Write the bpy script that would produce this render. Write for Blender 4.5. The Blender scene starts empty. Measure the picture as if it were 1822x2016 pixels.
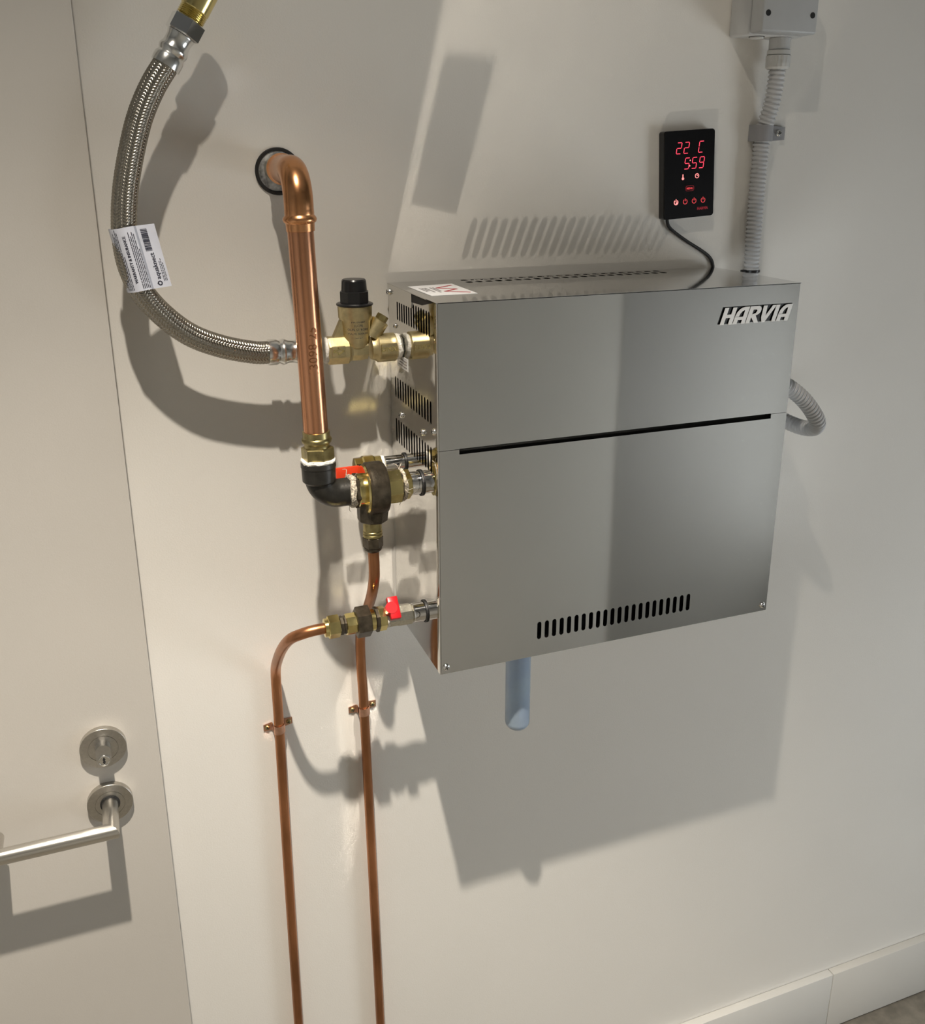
import bpy, bmesh, math, random
from mathutils import Vector, Matrix

random.seed(7)
scene = bpy.context.scene
COL = scene.collection
PI = math.pi

# ------------------------------------------------------------------ camera
cam = bpy.data.cameras.new('camera')
cam.sensor_fit = 'HORIZONTAL'
cam.sensor_width = 36.0
cam.lens = 36.0 * 1860.03 / 1822.0
cam.shift_x = (911.0 - 930.15) / 1822.0
cam.shift_y = (908.77 - 1008.0) / 1822.0
cam.clip_start = 0.02
camo = bpy.data.objects.new('camera', cam)
COL.objects.link(camo)
camo.matrix_world = Matrix((
    (0.932124, 0.111034, -0.344697, -0.375473),
    (-0.362138, 0.287682, -0.886620, -1.300865),
    (0.000718, 0.951268, 0.308365, 1.955274),
    (0, 0, 0, 1)))
scene.camera = camo

# ------------------------------------------------------------------ world, lights, exposure
world = bpy.data.worlds.new('world')
scene.world = world
world.use_nodes = True
world.node_tree.nodes['Background'].inputs[0].default_value = (0.5, 0.52, 0.55, 1)
world.node_tree.nodes['Background'].inputs[1].default_value = 0.02

CEIL = 3.42
ROOM_X0, ROOM_X1, ROOM_Y0 = -1.45, 2.40, -2.15


def spot_lamp(loc, watts, col, radius, beam):
    """recessed downlight: a small round source with its own beam profile, beam = [(degrees off axis, relative intensity), ...]"""
    l = bpy.data.lights.new('downlight', 'SPOT')
    l.energy = watts
    l.color = col
    l.spot_size = math.radians(150)
    l.spot_blend = 0.3
    l.shadow_soft_size = radius
    l.use_nodes = True
    nt = l.node_tree
    em = nt.nodes['Emission']
    tc = nt.nodes.new('ShaderNodeTexCoord')
    sep = nt.nodes.new('ShaderNodeSeparateXYZ')
    ac = nt.nodes.new('ShaderNodeMath')
    ac.operation = 'ARCCOSINE'
    ab = nt.nodes.new('ShaderNodeMath')
    ab.operation = 'ABSOLUTE'
    dv = nt.nodes.new('ShaderNodeMath')
    dv.operation = 'DIVIDE'
    dv.inputs[1].default_value = math.radians(75)
    rp = nt.nodes.new('ShaderNodeValToRGB')
    cr = rp.color_ramp
    while len(cr.elements) < len(beam):
        cr.elements.new(0.5)
    for e, (a, v) in zip(list(cr.elements), beam):
        e.position = a / 75.0
        e.color = (v, v, v, 1)
    nt.links.new(tc.outputs['Normal'], sep.inputs[0])
    nt.links.new(sep.outputs['Z'], ab.inputs[0])
    nt.links.new(ab.outputs[0], ac.inputs[0])
    nt.links.new(ac.outputs[0], dv.inputs[0])
    nt.links.new(dv.outputs[0], rp.inputs['Fac'])
    nt.links.new(rp.outputs['Color'], em.inputs['Strength'])
    o = bpy.data.objects.new('downlight', l)
    COL.objects.link(o)
    o.location = loc
    return o


# the narrow downlight over the door edge throws the hard shadows
spot_lamp((-0.40, -1.005, CEIL - 0.02), 420, (1.0, 0.91, 0.79), 0.022,
          [(0, 1.0), (22, 0.98), (25, 0.86), (27.6, 0.62), (30.5, 0.36), (34, 0.17), (37.5, 0.07), (43, 0.05), (58, 0.02), (72, 0.0)])

FILL_GLOW = 6.0         # brightness of the fill panel added out of view

scene.view_settings.view_transform = 'Standard'
scene.view_settings.look = 'None'
scene.view_settings.gamma = 1.0
scene.view_settings.use_curve_mapping = False
scene.view_settings.exposure = 0.0
scene.cycles.max_bounces = 6
scene.cycles.diffuse_bounces = 3
scene.cycles.glossy_bounces = 5
scene.cycles.transmission_bounces = 5
scene.cycles.sample_clamp_indirect = 0.0
scene.cycles.blur_glossy = 0.0
scene.cycles.use_guiding = True
scene.cycles.use_surface_guiding = True
scene.cycles.adaptive_threshold = 0.07
scene.cycles.adaptive_min_samples = 20


# ------------------------------------------------------------------ materials
MATS = {}


def mat(name, col=(0.8, 0.8, 0.8), rough=0.5, metal=0.0, noise=None, bump=None, spec=0.5,
        emit=None, trans=0.0, coat=0.0, aniso=0.0, rough_noise=None):
    """noise=(scale, amount, stretch_xyz)  bump=(scale, strength, distance)"""
    m = bpy.data.materials.new(name)
    m.use_nodes = True
    nt = m.node_tree
    b = nt.nodes['Principled BSDF']
    b.inputs['Base Color'].default_value = (*col, 1)
    b.inputs['Roughness'].default_value = rough
    b.inputs['Metallic'].default_value = metal
    b.inputs['Specular IOR Level'].default_value = spec
    b.inputs['Transmission Weight'].default_value = trans
    b.inputs['Coat Weight'].default_value = coat
    b.inputs['Anisotropic'].default_value = aniso
    tc = nt.nodes.new('ShaderNodeTexCoord')
    if noise:
        sc, amt = noise[0], noise[1]
        st = noise[2] if len(noise) > 2 else (1, 1, 1)
        mp = nt.nodes.new('ShaderNodeMapping')
        mp.inputs['Scale'].default_value = st
        nt.links.new(tc.outputs['Object'], mp.inputs['Vector'])
        n = nt.nodes.new('ShaderNodeTexNoise')
        n.inputs['Scale'].default_value = sc
        n.inputs['Detail'].default_value = 4
        nt.links.new(mp.outputs['Vector'], n.inputs['Vector'])
        r = nt.nodes.new('ShaderNodeValToRGB')
        r.color_ramp.elements[0].position = 0.3
        r.color_ramp.elements[1].position = 0.7
        lo = tuple(max(0, c * (1 - amt)) for c in col) if not (len(noise) > 3) else noise[3]
        hi = tuple(min(1, c * (1 + amt)) for c in col)
        r.color_ramp.elements[0].color = (*lo, 1)
        r.color_ramp.elements[1].color = (*hi, 1)
        nt.links.new(n.outputs['Fac'], r.inputs['Fac'])
        nt.links.new(r.outputs['Color'], b.inputs['Base Color'])
        if rough_noise:
            mr = nt.nodes.new('ShaderNodeMapRange')
            mr.inputs['To Min'].default_value = rough_noise[0]
            mr.inputs['To Max'].default_value = rough_noise[1]
            nt.links.new(n.outputs['Fac'], mr.inputs['Value'])
            nt.links.new(mr.outputs['Result'], b.inputs['Roughness'])
    if bump:
        n2 = nt.nodes.new('ShaderNodeTexNoise')
        n2.inputs['Scale'].default_value = bump[0]
        n2.inputs['Detail'].default_value = 3
        if len(bump) > 3:
            mp2 = nt.nodes.new('ShaderNodeMapping')
            mp2.inputs['Scale'].default_value = bump[3]
            nt.links.new(tc.outputs['Object'], mp2.inputs['Vector'])
            nt.links.new(mp2.outputs['Vector'], n2.inputs['Vector'])
        else:
            nt.links.new(tc.outputs['Object'], n2.inputs['Vector'])
        bp = nt.nodes.new('ShaderNodeBump')
        bp.inputs['Strength'].default_value = bump[1]
        bp.inputs['Distance'].default_value = bump[2]
        nt.links.new(n2.outputs['Fac'], bp.inputs['Height'])
        nt.links.new(bp.outputs['Normal'], b.inputs['Normal'])
    if emit:
        b.inputs['Emission Color'].default_value = (*emit[:3], 1)
        b.inputs['Emission Strength'].default_value = emit[3]
    MATS[name] = m
    return m


mat('wall_paint', (0.76, 0.735, 0.685), 0.75, noise=(2.5, 0.02), bump=(420, 0.12, 0.0015))
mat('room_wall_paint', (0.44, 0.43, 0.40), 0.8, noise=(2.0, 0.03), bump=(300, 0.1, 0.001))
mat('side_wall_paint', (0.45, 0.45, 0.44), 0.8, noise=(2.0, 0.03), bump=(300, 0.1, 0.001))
mat('ceiling_paint', (0.55, 0.55, 0.54), 0.9, noise=(2.0, 0.02))
mat('door_paint', (0.54, 0.51, 0.465), 0.45, noise=(3.0, 0.03), bump=(500, 0.10, 0.001))
mat('reflection_panel_paint', (0.22, 0.214, 0.195), 0.5, noise=(3.0, 0.03))
mat('skirting_paint', (0.68, 0.665, 0.625), 0.4, noise=(4.0, 0.02))
mat('joint_shadow', (0.25, 0.23, 0.2), 0.8, noise=(30, 0.1))
mat('floor_stone', (0.20, 0.18, 0.145), 0.6, noise=(35, 0.25), bump=(120, 0.1, 0.002))
mat('polished_steel', (0.66, 0.655, 0.64), 0.055, 1.0, noise=(60, 0.02, (1, 1, 1)), bump=(3.0, 0.05, 0.01))
mat('front_steel', (0.68, 0.67, 0.645), 0.05, 1.0, noise=(5, 0.015), bump=(2.0, 0.03, 0.01))
mat('inner_steel', (0.25, 0.25, 0.25), 0.3, 1.0, noise=(40, 0.1))
mat('brushed_steel', (0.62, 0.60, 0.56), 0.28, 1.0, noise=(900, 0.07, (0.03, 1, 1)))
mat('rose_steel', (0.50, 0.48, 0.44), 0.34, 1.0, noise=(300, 0.08))
mat('lock_steel', (0.55, 0.54, 0.52), 0.32, 1.0, noise=(200, 0.05))
mat('bright_steel', (0.80, 0.80, 0.78), 0.2, 1.0, noise=(80, 0.03))
mat('chrome', (0.82, 0.82, 0.82), 0.05, 1.0, noise=(60, 0.02))
mat('nickel', (0.60, 0.58, 0.50), 0.32, 1.0, noise=(300, 0.1), bump=(700, 0.15, 0.0008))
mat('braid_steel', (0.37, 0.345, 0.295), 0.24, 1.0, noise=(400, 0.15))
mat('copper', (0.64, 0.31, 0.17), 0.2, 1.0, noise=(14, 0.22, (1, 1, 0.25)), rough_noise=(0.14, 0.30))
mat('copper_fitting', (0.68, 0.33, 0.15), 0.22, 1.0, noise=(30, 0.18), rough_noise=(0.15, 0.34))
mat('aged_copper', (0.42, 0.19, 0.09), 0.33, 1.0, noise=(22, 0.35, (1, 1, 0.3)), rough_noise=(0.25, 0.45))
mat('copper_clip', (0.62, 0.36, 0.25), 0.36, 1.0, noise=(60, 0.25))
mat('brass', (0.74, 0.62, 0.27), 0.17, 1.0, noise=(60, 0.12), rough_noise=(0.10, 0.26))
mat('cast_brass', (0.66, 0.56, 0.32), 0.40, 1.0, noise=(120, 0.12), bump=(900, 0.3, 0.0006))
mat('old_brass', (0.38, 0.32, 0.15), 0.33, 1.0, noise=(70, 0.35))
mat('dark_bronze', (0.085, 0.07, 0.05), 0.38, 0.75, noise=(90, 0.4), bump=(260, 0.3, 0.001))
mat('black_iron', (0.03, 0.028, 0.024), 0.38, 0.4, noise=(60, 0.35), bump=(300, 0.2, 0.0008))
mat('black_plastic', (0.010, 0.010, 0.011), 0.28, noise=(40, 0.1))
mat('black_rubber', (0.012, 0.012, 0.012), 0.5, noise=(40, 0.1))
mat('black_glass', (0.004, 0.004, 0.005), 0.22, noise=(10, 0.05), spec=0.3)
mat('thread_tape', (0.80, 0.77, 0.70), 0.6, noise=(150, 0.15), bump=(350, 0.6, 0.002))
mat('hemp', (0.46, 0.41, 0.33), 0.8, noise=(400, 0.75, (1, 1, 1)), bump=(350, 0.8, 0.002))
mat('sealant', (0.42, 0.42, 0.41), 0.6, noise=(75, 0.6, (1, 1, 1), (0.02, 0.02, 0.02)), bump=(90, 0.5, 0.003))
mat('red_plastic', (0.55, 0.012, 0.018), 0.3, noise=(40, 0.08))
mat('orange_plastic', (0.80, 0.06, 0.02), 0.35, noise=(40, 0.08))
mat('grey_plastic', (0.50, 0.505, 0.50), 0.42, noise=(30, 0.03))
mat('pale_grey_plastic', (0.56, 0.56, 0.54), 0.45, noise=(30, 0.03))
mat('conduit_plastic', (0.52, 0.525, 0.53), 0.4, noise=(30, 0.04))
mat('clip_plastic', (0.30, 0.30, 0.31), 0.4, noise=(30, 0.04))
mat('hole_shade', (0.01, 0.01, 0.01), 0.7, noise=(30, 0.1))  # near-black colour standing in for the shade inside holes and gaps
mat('paper', (0.80, 0.80, 0.80), 0.55, noise=(40, 0.03))
mat('tag_paper', (0.64, 0.66, 0.74), 0.5, noise=(60, 0.05))
mat('tag_band', (0.36, 0.38, 0.45), 0.5, noise=(60, 0.05))
mat('print_ink', (0.03, 0.03, 0.05), 0.6, noise=(60, 0.1))
mat('grey_ink', (0.28, 0.26, 0.26), 0.6, noise=(60, 0.1))
mat('red_ink', (0.42, 0.02, 0.03), 0.5, noise=(60, 0.1))
mat('logo_white', (0.95, 0.95, 0.94), 0.5, noise=(60, 0.02))
mat('logo_black', (0.005, 0.005, 0.005), 0.5, noise=(60, 0.1))
mat('led_red', (0.2, 0.0, 0.0), 0.5, noise=(60, 0.1), emit=(1.0, 0.06, 0.11, 1.5))
mat('led_pink', (0.3, 0.05, 0.05), 0.5, noise=(60, 0.1), emit=(1.0, 0.28, 0.26, 1.4))
mat('led_dim', (0.2, 0.0, 0.0), 0.5, noise=(60, 0.1), emit=(0.9, 0.07, 0.08, 0.75))
mat('led_faint', (0.1, 0.0, 0.0), 0.5, noise=(60, 0.1), emit=(0.8, 0.02, 0.05, 0.22))
mat('fill_panel_glow', (0.8, 0.8, 0.8), 0.4, noise=(60, 0.02), emit=(0.92, 0.98, 1.03, FILL_GLOW))  # self-lit face of the added fill panel
mat('blue_plastic', (0.66, 0.80, 1.0), 0.25, trans=0.62, noise=(25, 0.08))

# ------------------------------------------------------------------ mesh helpers


def add_box(bm, lo, hi, bevel=0.0, seg=2):
    cx = [(a + b) / 2 for a, b in zip(lo, hi)]
    s = [max(1e-6, b - a) for a, b in zip(lo, hi)]
    r = bmesh.ops.create_cube(bm, size=1.0, matrix=Matrix.Translation(cx) @ Matrix.Diagonal((*s, 1)))
    if bevel:
        es = list({e for v in r['verts'] for e in v.link_edges})
        bmesh.ops.bevel(bm, geom=es, offset=bevel, segments=seg, affect='EDGES', profile=0.5)
    return bm


def box(lo, hi, bevel=0.0, seg=2):
    return add_box(bmesh.new(), lo, hi, bevel, seg)


def frame_from(d):
    d = Vector(d).normalized()
    up = Vector((0, 0, 1)) if abs(d.z) < 0.9 else Vector((0, -1, 0))
    a = d.cross(up).normalized()
    b = d.cross(a).normalized()
    return d, a, b


def add_lathe(bm, prof, o, d, seg=32, phase=0.0, cap=True):
    """prof = [(t, r), ...] along direction d from point o"""
    o = Vector(o)
    d, a, b = frame_from(d)
    rings = []
    for t, r in prof:
        c = o + d * t
        if r < 1e-7:
            rings.append([bm.verts.new(c)])
        else:
            rings.append([bm.verts.new(c + (a * math.cos(2 * PI * k / seg + phase) + b * math.sin(2 * PI * k / seg + phase)) * r)
                          for k in range(seg)])
    for r0, r1 in zip(rings, rings[1:]):
        if len(r0) == 1 and len(r1) == 1:
            continue
        for k in range(seg):
            k2 = (k + 1) % seg
            if len(r0) == 1:
                bm.faces.new((r0[0], r1[k2], r1[k]))
            elif len(r1) == 1:
                bm.faces.new((r0[k], r0[k2], r1[0]))
            else:
                bm.faces.new((r0[k], r0[k2], r1[k2], r1[k]))
    if cap:
        if len(rings[0]) > 1:
            bm.faces.new(list(reversed(rings[0])))
        if len(rings[-1]) > 1:
            bm.faces.new(rings[-1])
    return bm


def lathe(prof, o, d, seg=32, phase=0.0, cap=True):
    return add_lathe(bmesh.new(), prof, o, d, seg, phase, cap)


def hexnut(o, d, length, r, phase=0.0, ch=0.12, sides=6):
    """a hexagonal nut with chamfered ends"""
    c = r * ch
    return lathe([(0, r - c), (c * 0.6, r), (length - c * 0.6, r), (length, r - c)], o, d, sides, phase)


def catmull(pts, n):
    P = [Vector(p) for p in pts]
    P = [P[0] * 2 - P[1]] + P + [P[-1] * 2 - P[-2]]
    out = []
    for i in range(1, len(P) - 2):
        p0, p1, p2, p3 = P[i - 1:i + 3]
        for k in range(n):
            t = k / n
            out.append(0.5 * ((2 * p1) + (p2 - p0) * t + (2 * p0 - 5 * p1 + 4 * p2 - p3) * t * t + (3 * p1 - p0 - 3 * p2 + p3) * t ** 3))
    out.append(P[-2].copy())
    return out


def resample(pts, step):
    L = [0.0]
    for a, b in zip(pts, pts[1:]):
        L.append(L[-1] + (b - a).length)
    n = max(2, int(round(L[-1] / step)))
    out, j = [], 0
    for i in range(n + 1):
        s = L[-1] * i / n
        while j < len(L) - 2 and L[j + 1] < s:
            j += 1
        f = (s - L[j]) / max(1e-9, L[j + 1] - L[j])
        out.append(pts[j].lerp(pts[j + 1], min(1, max(0, f))))
    return out, L[-1]


def add_sweep(bm, pts, rad, seg=16, cap=True, first=None):
    """rad: number or function(s, angle)"""
    n = len(pts)
    T = []
    for i in range(n):
        T.append((pts[min(n - 1, i + 1)] - pts[max(0, i - 1)]).normalized())
    _, a, b = frame_from(T[0])
    if first:
        a = (Vector(first) - T[0] * Vector(first).dot(T[0])).normalized()
        b = T[0].cross(a)
    rings, s = [], 0.0
    for i in range(n):
        if i:
            s += (pts[i] - pts[i - 1]).length
            a = (a - T[i] * a.dot(T[i])).normalized()
            b = T[i].cross(a)
        ring = []
        for k in range(seg):
            th = 2 * PI * k / seg
            r = rad(s, th) if callable(rad) else rad
            ring.append(bm.verts.new(pts[i] + (a * math.cos(th) + b * math.sin(th)) * r))
        rings.append(ring)
    for r0, r1 in zip(rings, rings[1:]):
        for k in range(seg):
            bm.faces.new((r0[k], r0[(k + 1) % seg], r1[(k + 1) % seg], r1[k]))
    if cap:
        bm.faces.new(list(reversed(rings[0])))
        bm.faces.new(rings[-1])
    return bm


def sweep(pts, rad, seg=16, step=None, n=10, smooth=True, first=None):
    P = catmull(pts, n) if smooth else [Vector(p) for p in pts]
    if step:
        P, _ = resample(P, step)
    return add_sweep(bmesh.new(), P, rad, seg, True, first)


def plate(outer, holes, thick, xf):
    """flat sheet with real holes: outlines in (u, v), extruded by thick along +w; xf maps (u,v,w) to world"""
    bm = bmesh.new()
    edges = []
    for loop in [outer] + holes:
        vs = [bm.verts.new((u, v, 0)) for u, v in loop]
        for i in range(len(vs)):
            edges.append(bm.edges.new((vs[i], vs[(i + 1) % len(vs)])))
    bmesh.ops.triangle_fill(bm, use_beauty=True, use_dissolve=False, edges=edges, normal=(0, 0, 1))
    r = bmesh.ops.extrude_face_region(bm, geom=bm.faces[:])
    for v in [g for g in r['geom'] if isinstance(g, bmesh.types.BMVert)]:
        v.co.z += thick
    for v in bm.verts:
        v.co = Vector(xf(*v.co))
    bmesh.ops.recalc_face_normals(bm, faces=bm.faces[:])
    return bm


def stadium(cu, v0, v1, w, n=5):
    r = w / 2
    out = []
    for k in range(n + 1):
        a = PI * k / n
        out.append((cu + r * math.cos(a), v1 - r + r * math.sin(a)))
    for k in range(n + 1):
        a = PI + PI * k / n
        out.append((cu + r * math.cos(a), v0 + r + r * math.sin(a)))
    return out


def rect(u0, v0, u1, v1):
    return [(u0, v0), (u1, v0), (u1, v1), (u0, v1)]


def polys(bm, plist, z0, z1, xf=None):
    """extruded 2-D polygons (may be concave)"""
    for pl in plist:
        lo = [bm.verts.new((u, v, z0)) for u, v in pl]
        hi = [bm.verts.new((u, v, z1)) for u, v in pl]
        n = len(pl)
        bm.faces.new(list(reversed(lo)))
        bm.faces.new(hi)
        for i in range(n):
            bm.faces.new((lo[i], lo[(i + 1) % n], hi[(i + 1) % n], hi[i]))
    if xf:
        for v in bm.verts:
            v.co = Vector(xf(*v.co))
    bmesh.ops.recalc_face_normals(bm, faces=bm.faces[:])
    return bm


def make_mesh(name, bm, m, smooth=30):
    me = bpy.data.meshes.new(name)
    bmesh.ops.recalc_face_normals(bm, faces=bm.faces[:])
    bm.to_mesh(me)
    bm.free()
    me.materials.append(MATS[m])
    if smooth:
        me.polygons.foreach_set('use_smooth', [True] * len(me.polygons))
        me.set_sharp_from_angle(angle=math.radians(smooth))
    return me


WORLD = {}


def place(o, parent=None, mw=None):
    """give object o the world matrix mw under parent, keeping it explicit"""
    mw = mw or Matrix.Identity(4)
    WORLD[o.name] = mw
    if parent is not None:
        o.parent = parent
        o.matrix_parent_inverse = Matrix.Identity(4)
        o.matrix_basis = WORLD[parent.name].inverted() @ mw
    else:
        o.matrix_basis = mw
    return o


def obj(name, bm, m, parent=None, smooth=30, label=None):
    """one mesh object; geometry given in world space, origin moved to its own centre"""
    me = make_mesh(name, bm, m, smooth)
    co = [v.co for v in me.vertices]
    c = Vector([(min(v[i] for v in co) + max(v[i] for v in co)) / 2 for i in range(3)])
    me.transform(Matrix.Translation(-c))
    o = bpy.data.objects.new(name, me)
    COL.objects.link(o)
    place(o, parent, Matrix.Translation(c))
    if label:
        o['label'] = label
    return o


def inst(name, me, parent, mw):
    o = bpy.data.objects.new(name, me)
    COL.objects.link(o)
    place(o, parent, mw)
    return o


def tag(o, label, cat, group=None):
    o['label'] = label
    o['category'] = cat
    if group:
        o['group'] = group
    return o


def thing(name, label, cat, loc=(0, 0, 0), group=None):
    o = bpy.data.objects.new(name, None)
    o.empty_display_size = 0.02
    COL.objects.link(o)
    place(o, None, Matrix.Translation(Vector(loc)))
    return tag(o, label, cat, group)


def struct(name, bm, m, parent=None, smooth=0):
    o = obj(name, bm, m, parent, smooth)
    if parent is None:
        o['kind'] = 'structure'
    return o


def text_mesh(name, s, size, m, align='LEFT', extrude=0.0001, shear=0.0, bold=0.0):
    cu = bpy.data.curves.new(name, 'FONT')
    cu.body = s
    cu.size = size
    cu.align_x = align
    cu.extrude = extrude
    cu.shear = shear
    cu.offset = bold
    cu.resolution_u = 2
    t = bpy.data.objects.new(name, cu)
    COL.objects.link(t)
    dg = bpy.context.evaluated_depsgraph_get()
    me = bpy.data.meshes.new_from_object(t.evaluated_get(dg))
    bpy.data.objects.remove(t)
    bpy.data.curves.remove(cu)
    me.name = name
    me.materials.clear()
    me.materials.append(MATS[m])
    return me


def basis(o, x, y):
    """world matrix whose local X, Y axes are x, y"""
    x = Vector(x).normalized()
    y = Vector(y)
    y = (y - x * y.dot(x)).normalized()
    z = x.cross(y)
    M = Matrix((x, y, z)).transposed().to_4x4()
    M.translation = Vector(o)
    return M


# screw head with dark raised bars painting the shade of a cross recess, local +Z pointing out of the surface, unit radius 1
def screw_meshes(prefix, m_head):
    bm = lathe([(0, 1.0), (0.25, 1.0), (0.55, 0.86), (0.75, 0.6), (0.82, 0.3), (0.82, 0.0)], (0, 0, 0), (0, 0, 1), 20)
    head = make_mesh('screw_head', bm, m_head, 40)
    bm = bmesh.new()
    add_box(bm, (-0.62, -0.12, 0.62), (0.62, 0.12, 0.86))
    add_box(bm, (-0.12, -0.62, 0.62), (0.12, 0.62, 0.86))
    cross = make_mesh('cross_recess_shade', bm, 'hole_shade', 0)
    return head, cross


SCREW = screw_meshes('steel', 'bright_steel')
SCREW_CU = screw_meshes('copper', 'old_brass')


def screw(parent, at, normal, r, kit=None, spin=0.4):
    kit = kit or SCREW
    d, a, b = frame_from(normal)
    M = Matrix((a, b, a.cross(b))).transposed()
    if a.cross(b).dot(d) < 0:
        M = Matrix((b, a, b.cross(a))).transposed()
    M = M.to_4x4()
    M.translation = Vector(at)
    mw = M @ Matrix.Rotation(spin, 4, 'Z') @ Matrix.Scale(r, 4)
    s = inst('screw', kit[0], parent, mw)
    inst('cross_recess_shade', kit[1], s, mw)
    return s


# ================================================================== the room
W, H, D = 0.543, 0.5106, 0.2156
ZT = 1.785
ZB = ZT - H

wall = struct('wall_back', plate(rect(ROOM_X0, 0, ROOM_X1, CEIL), [], 0.1, lambda u, v, w: (u, w, v)), 'wall_paint')
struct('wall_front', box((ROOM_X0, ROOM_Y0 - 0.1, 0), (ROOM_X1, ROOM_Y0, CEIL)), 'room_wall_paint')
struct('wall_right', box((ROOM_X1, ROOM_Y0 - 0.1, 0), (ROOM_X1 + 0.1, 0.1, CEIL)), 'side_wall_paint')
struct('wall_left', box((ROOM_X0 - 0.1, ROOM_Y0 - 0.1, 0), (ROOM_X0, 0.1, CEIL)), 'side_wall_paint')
struct('ceiling', box((ROOM_X0 - 0.1, ROOM_Y0 - 0.1, CEIL), (ROOM_X1 + 0.1, 0.1, CEIL + 0.1)), 'ceiling_paint')
struct('floor', box((ROOM_X0 - 0.1, ROOM_Y0 - 0.1, -0.1), (ROOM_X1 + 0.1, 0.1, 0)), 'floor_stone')

# unseen flat panel added on the opposite wall for its reflection in the steel
d2 = struct('reflection_panel', box((1.39, ROOM_Y0, 0.01), (2.29, ROOM_Y0 + 0.002, 2.10)), 'reflection_panel_paint')

# unseen glowing panel added on the right-hand wall as soft fill light
WY0, WY1, WZ0, WZ1 = -1.95, -0.95, 0.25, 1.50
fill_root = bpy.data.objects.new('fill_panel_1', None)
COL.objects.link(fill_root)
place(fill_root, None, Matrix.Translation((ROOM_X1, -1.3, WZ0)))
fill_root['kind'] = 'structure'
obj('fill_panel_face', box((ROOM_X1 - 0.012, WY0, WZ0), (ROOM_X1 - 0.006, WY1, WZ1)), 'fill_panel_glow', fill_root, 0)
for lo, hi in (((ROOM_X1 - 0.03, WY0 - 0.05, WZ0 - 0.05), (ROOM_X1 - 0.001, WY0, WZ1 + 0.05)), ((ROOM_X1 - 0.03, WY1, WZ0 - 0.05), (ROOM_X1 - 0.001, WY1 + 0.05, WZ1 + 0.05)),
               ((ROOM_X1 - 0.03, WY0, WZ1), (ROOM_X1 - 0.001, WY1, WZ1 + 0.05)), ((ROOM_X1 - 0.03, WY0, WZ0 - 0.05), (ROOM_X1 - 0.001, WY1, WZ0))):
    obj('fill_panel_frame', box(lo, hi, 0.003, 2), 'skirting_paint', fill_root, 40)

# skirting: two boards meeting in a butt joint
sk = bpy.data.objects.new('baseboard_back', None)
COL.objects.link(sk)
place(sk, None, Matrix.Translation((0.8, 0, 0)))
sk['kind'] = 'structure'
for x0, x1 in ((-0.36, 1.0125), (1.0145, ROOM_X1 - 0.001)):
    obj('skirting_board', box((x0, -0.019, 0.004), (x1, -0.0005, 0.168), 0.0012, 2), 'skirting_paint', sk, 40)

# door leaf standing just proud of the wall, lever and lock on it
DY = -0.045
door = struct('door_1', box((-1.28, DY, 0.012), (-0.3727, -0.004, 2.45), 0.0012, 2), 'door_paint')


def rose(cx, cz, name):
    return obj(name, lathe([(0, 0.0310), (0.0084, 0.0310), (0.0088, 0.0306), (0.0088, 0.0285), (0.0088, 0.0205),
                            (0.0080, 0.0203), (0.0080, 0.0195), (0.0088, 0.0193), (0.0088, 0.0)], (cx, DY, cz), (0, -1, 0), 64),
               'rose_steel', door, 30)


LX, LZ = -0.4470, 1.0712
KX, KZ = -0.4462, 1.163
r1 = rose(KX, KZ, 'lock_rosette')
cyl = obj('lock_cylinder', polys(bmesh.new(), [stadium(0, -0.0165, 0.0165, 0.020, 10)], 0, 0.0135,
                                 lambda u, v, w: (KX + u, DY - 0.0085 - w, KZ - 0.003 + v)), 'lock_steel', door, 40)
obj('key_plug', lathe([(0, 0.0082), (0.002, 0.0080), (0.0022, 0.0068), (0.0012, 0.0066), (0.0012, 0.0)],
                      (KX, DY - 0.022, KZ - 0.0105), (0, -1, 0), 28), 'bright_steel', cyl, 30)
bm = bmesh.new()
for dz, w in ((0.004, 0.0009), (0.002, 0.0017), (0.0, 0.0010), (-0.002, 0.0018), (-0.0042, 0.0011)):
    add_box(bm, (KX - w, DY - 0.0236, KZ - 0.0105 + dz - 0.0011), (KX + w, DY - 0.0230, KZ - 0.0105 + dz + 0.0011))
obj('keyhole_shade', bm, 'hole_shade', cyl, 0)  # dark bars painting the shade inside the key slot
r2 = rose(LX, LZ, 'lever_rosette')
BAR_Y = DY - 0.0715
RB = 0.0108
obj('neck_collar', lathe([(0, 0.0135), (0.0012, 0.0135), (0.0012, 0.0)], (LX, DY - 0.0087, LZ), (0, -1, 0), 36), 'hole_shade', r2, 30)
# mitred lever: neck out of the door, bar to the left, return end
bm = bmesh.new()
BL = -0.594


def mitre_tube(bm, pts, r, seg=40):
    P = [Vector(p) for p in pts]
    rings = []
    for i, p in enumerate(P):
        din = (p - P[i - 1]).normalized() if i else (P[1] - P[0]).normalized()
        dout = (P[i + 1] - p).normalized() if i < len(P) - 1 else din
        n = (din + dout).normalized()
        up = Vector((0, 0, 1))
        side = din.cross(up).normalized()
        ring = []
        for k in range(seg):
            th = 2 * PI * k / seg
            q = p + (side * math.cos(th) + up * math.sin(th)) * r
            t = (p - q).dot(n) / din.dot(n)
            ring.append(bm.verts.new(q + din * t))
        rings.append(ring)
    for r0, r1_ in zip(rings, rings[1:]):
        for k in range(seg):
            bm.faces.new((r0[k], r0[(k + 1) % seg], r1_[(k + 1) % seg], r1_[k]))
    bm.faces.new(list(reversed(rings[0])))
    bm.faces.new(rings[-1])


mitre_tube(bm, [(LX, DY - 0.009, LZ), (LX, BAR_Y, LZ), (BL, BAR_Y, LZ), (BL, BAR_Y + 0.042, LZ)], RB)
obj('lever_handle', bm, 'brushed_steel', door, 30)

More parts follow.
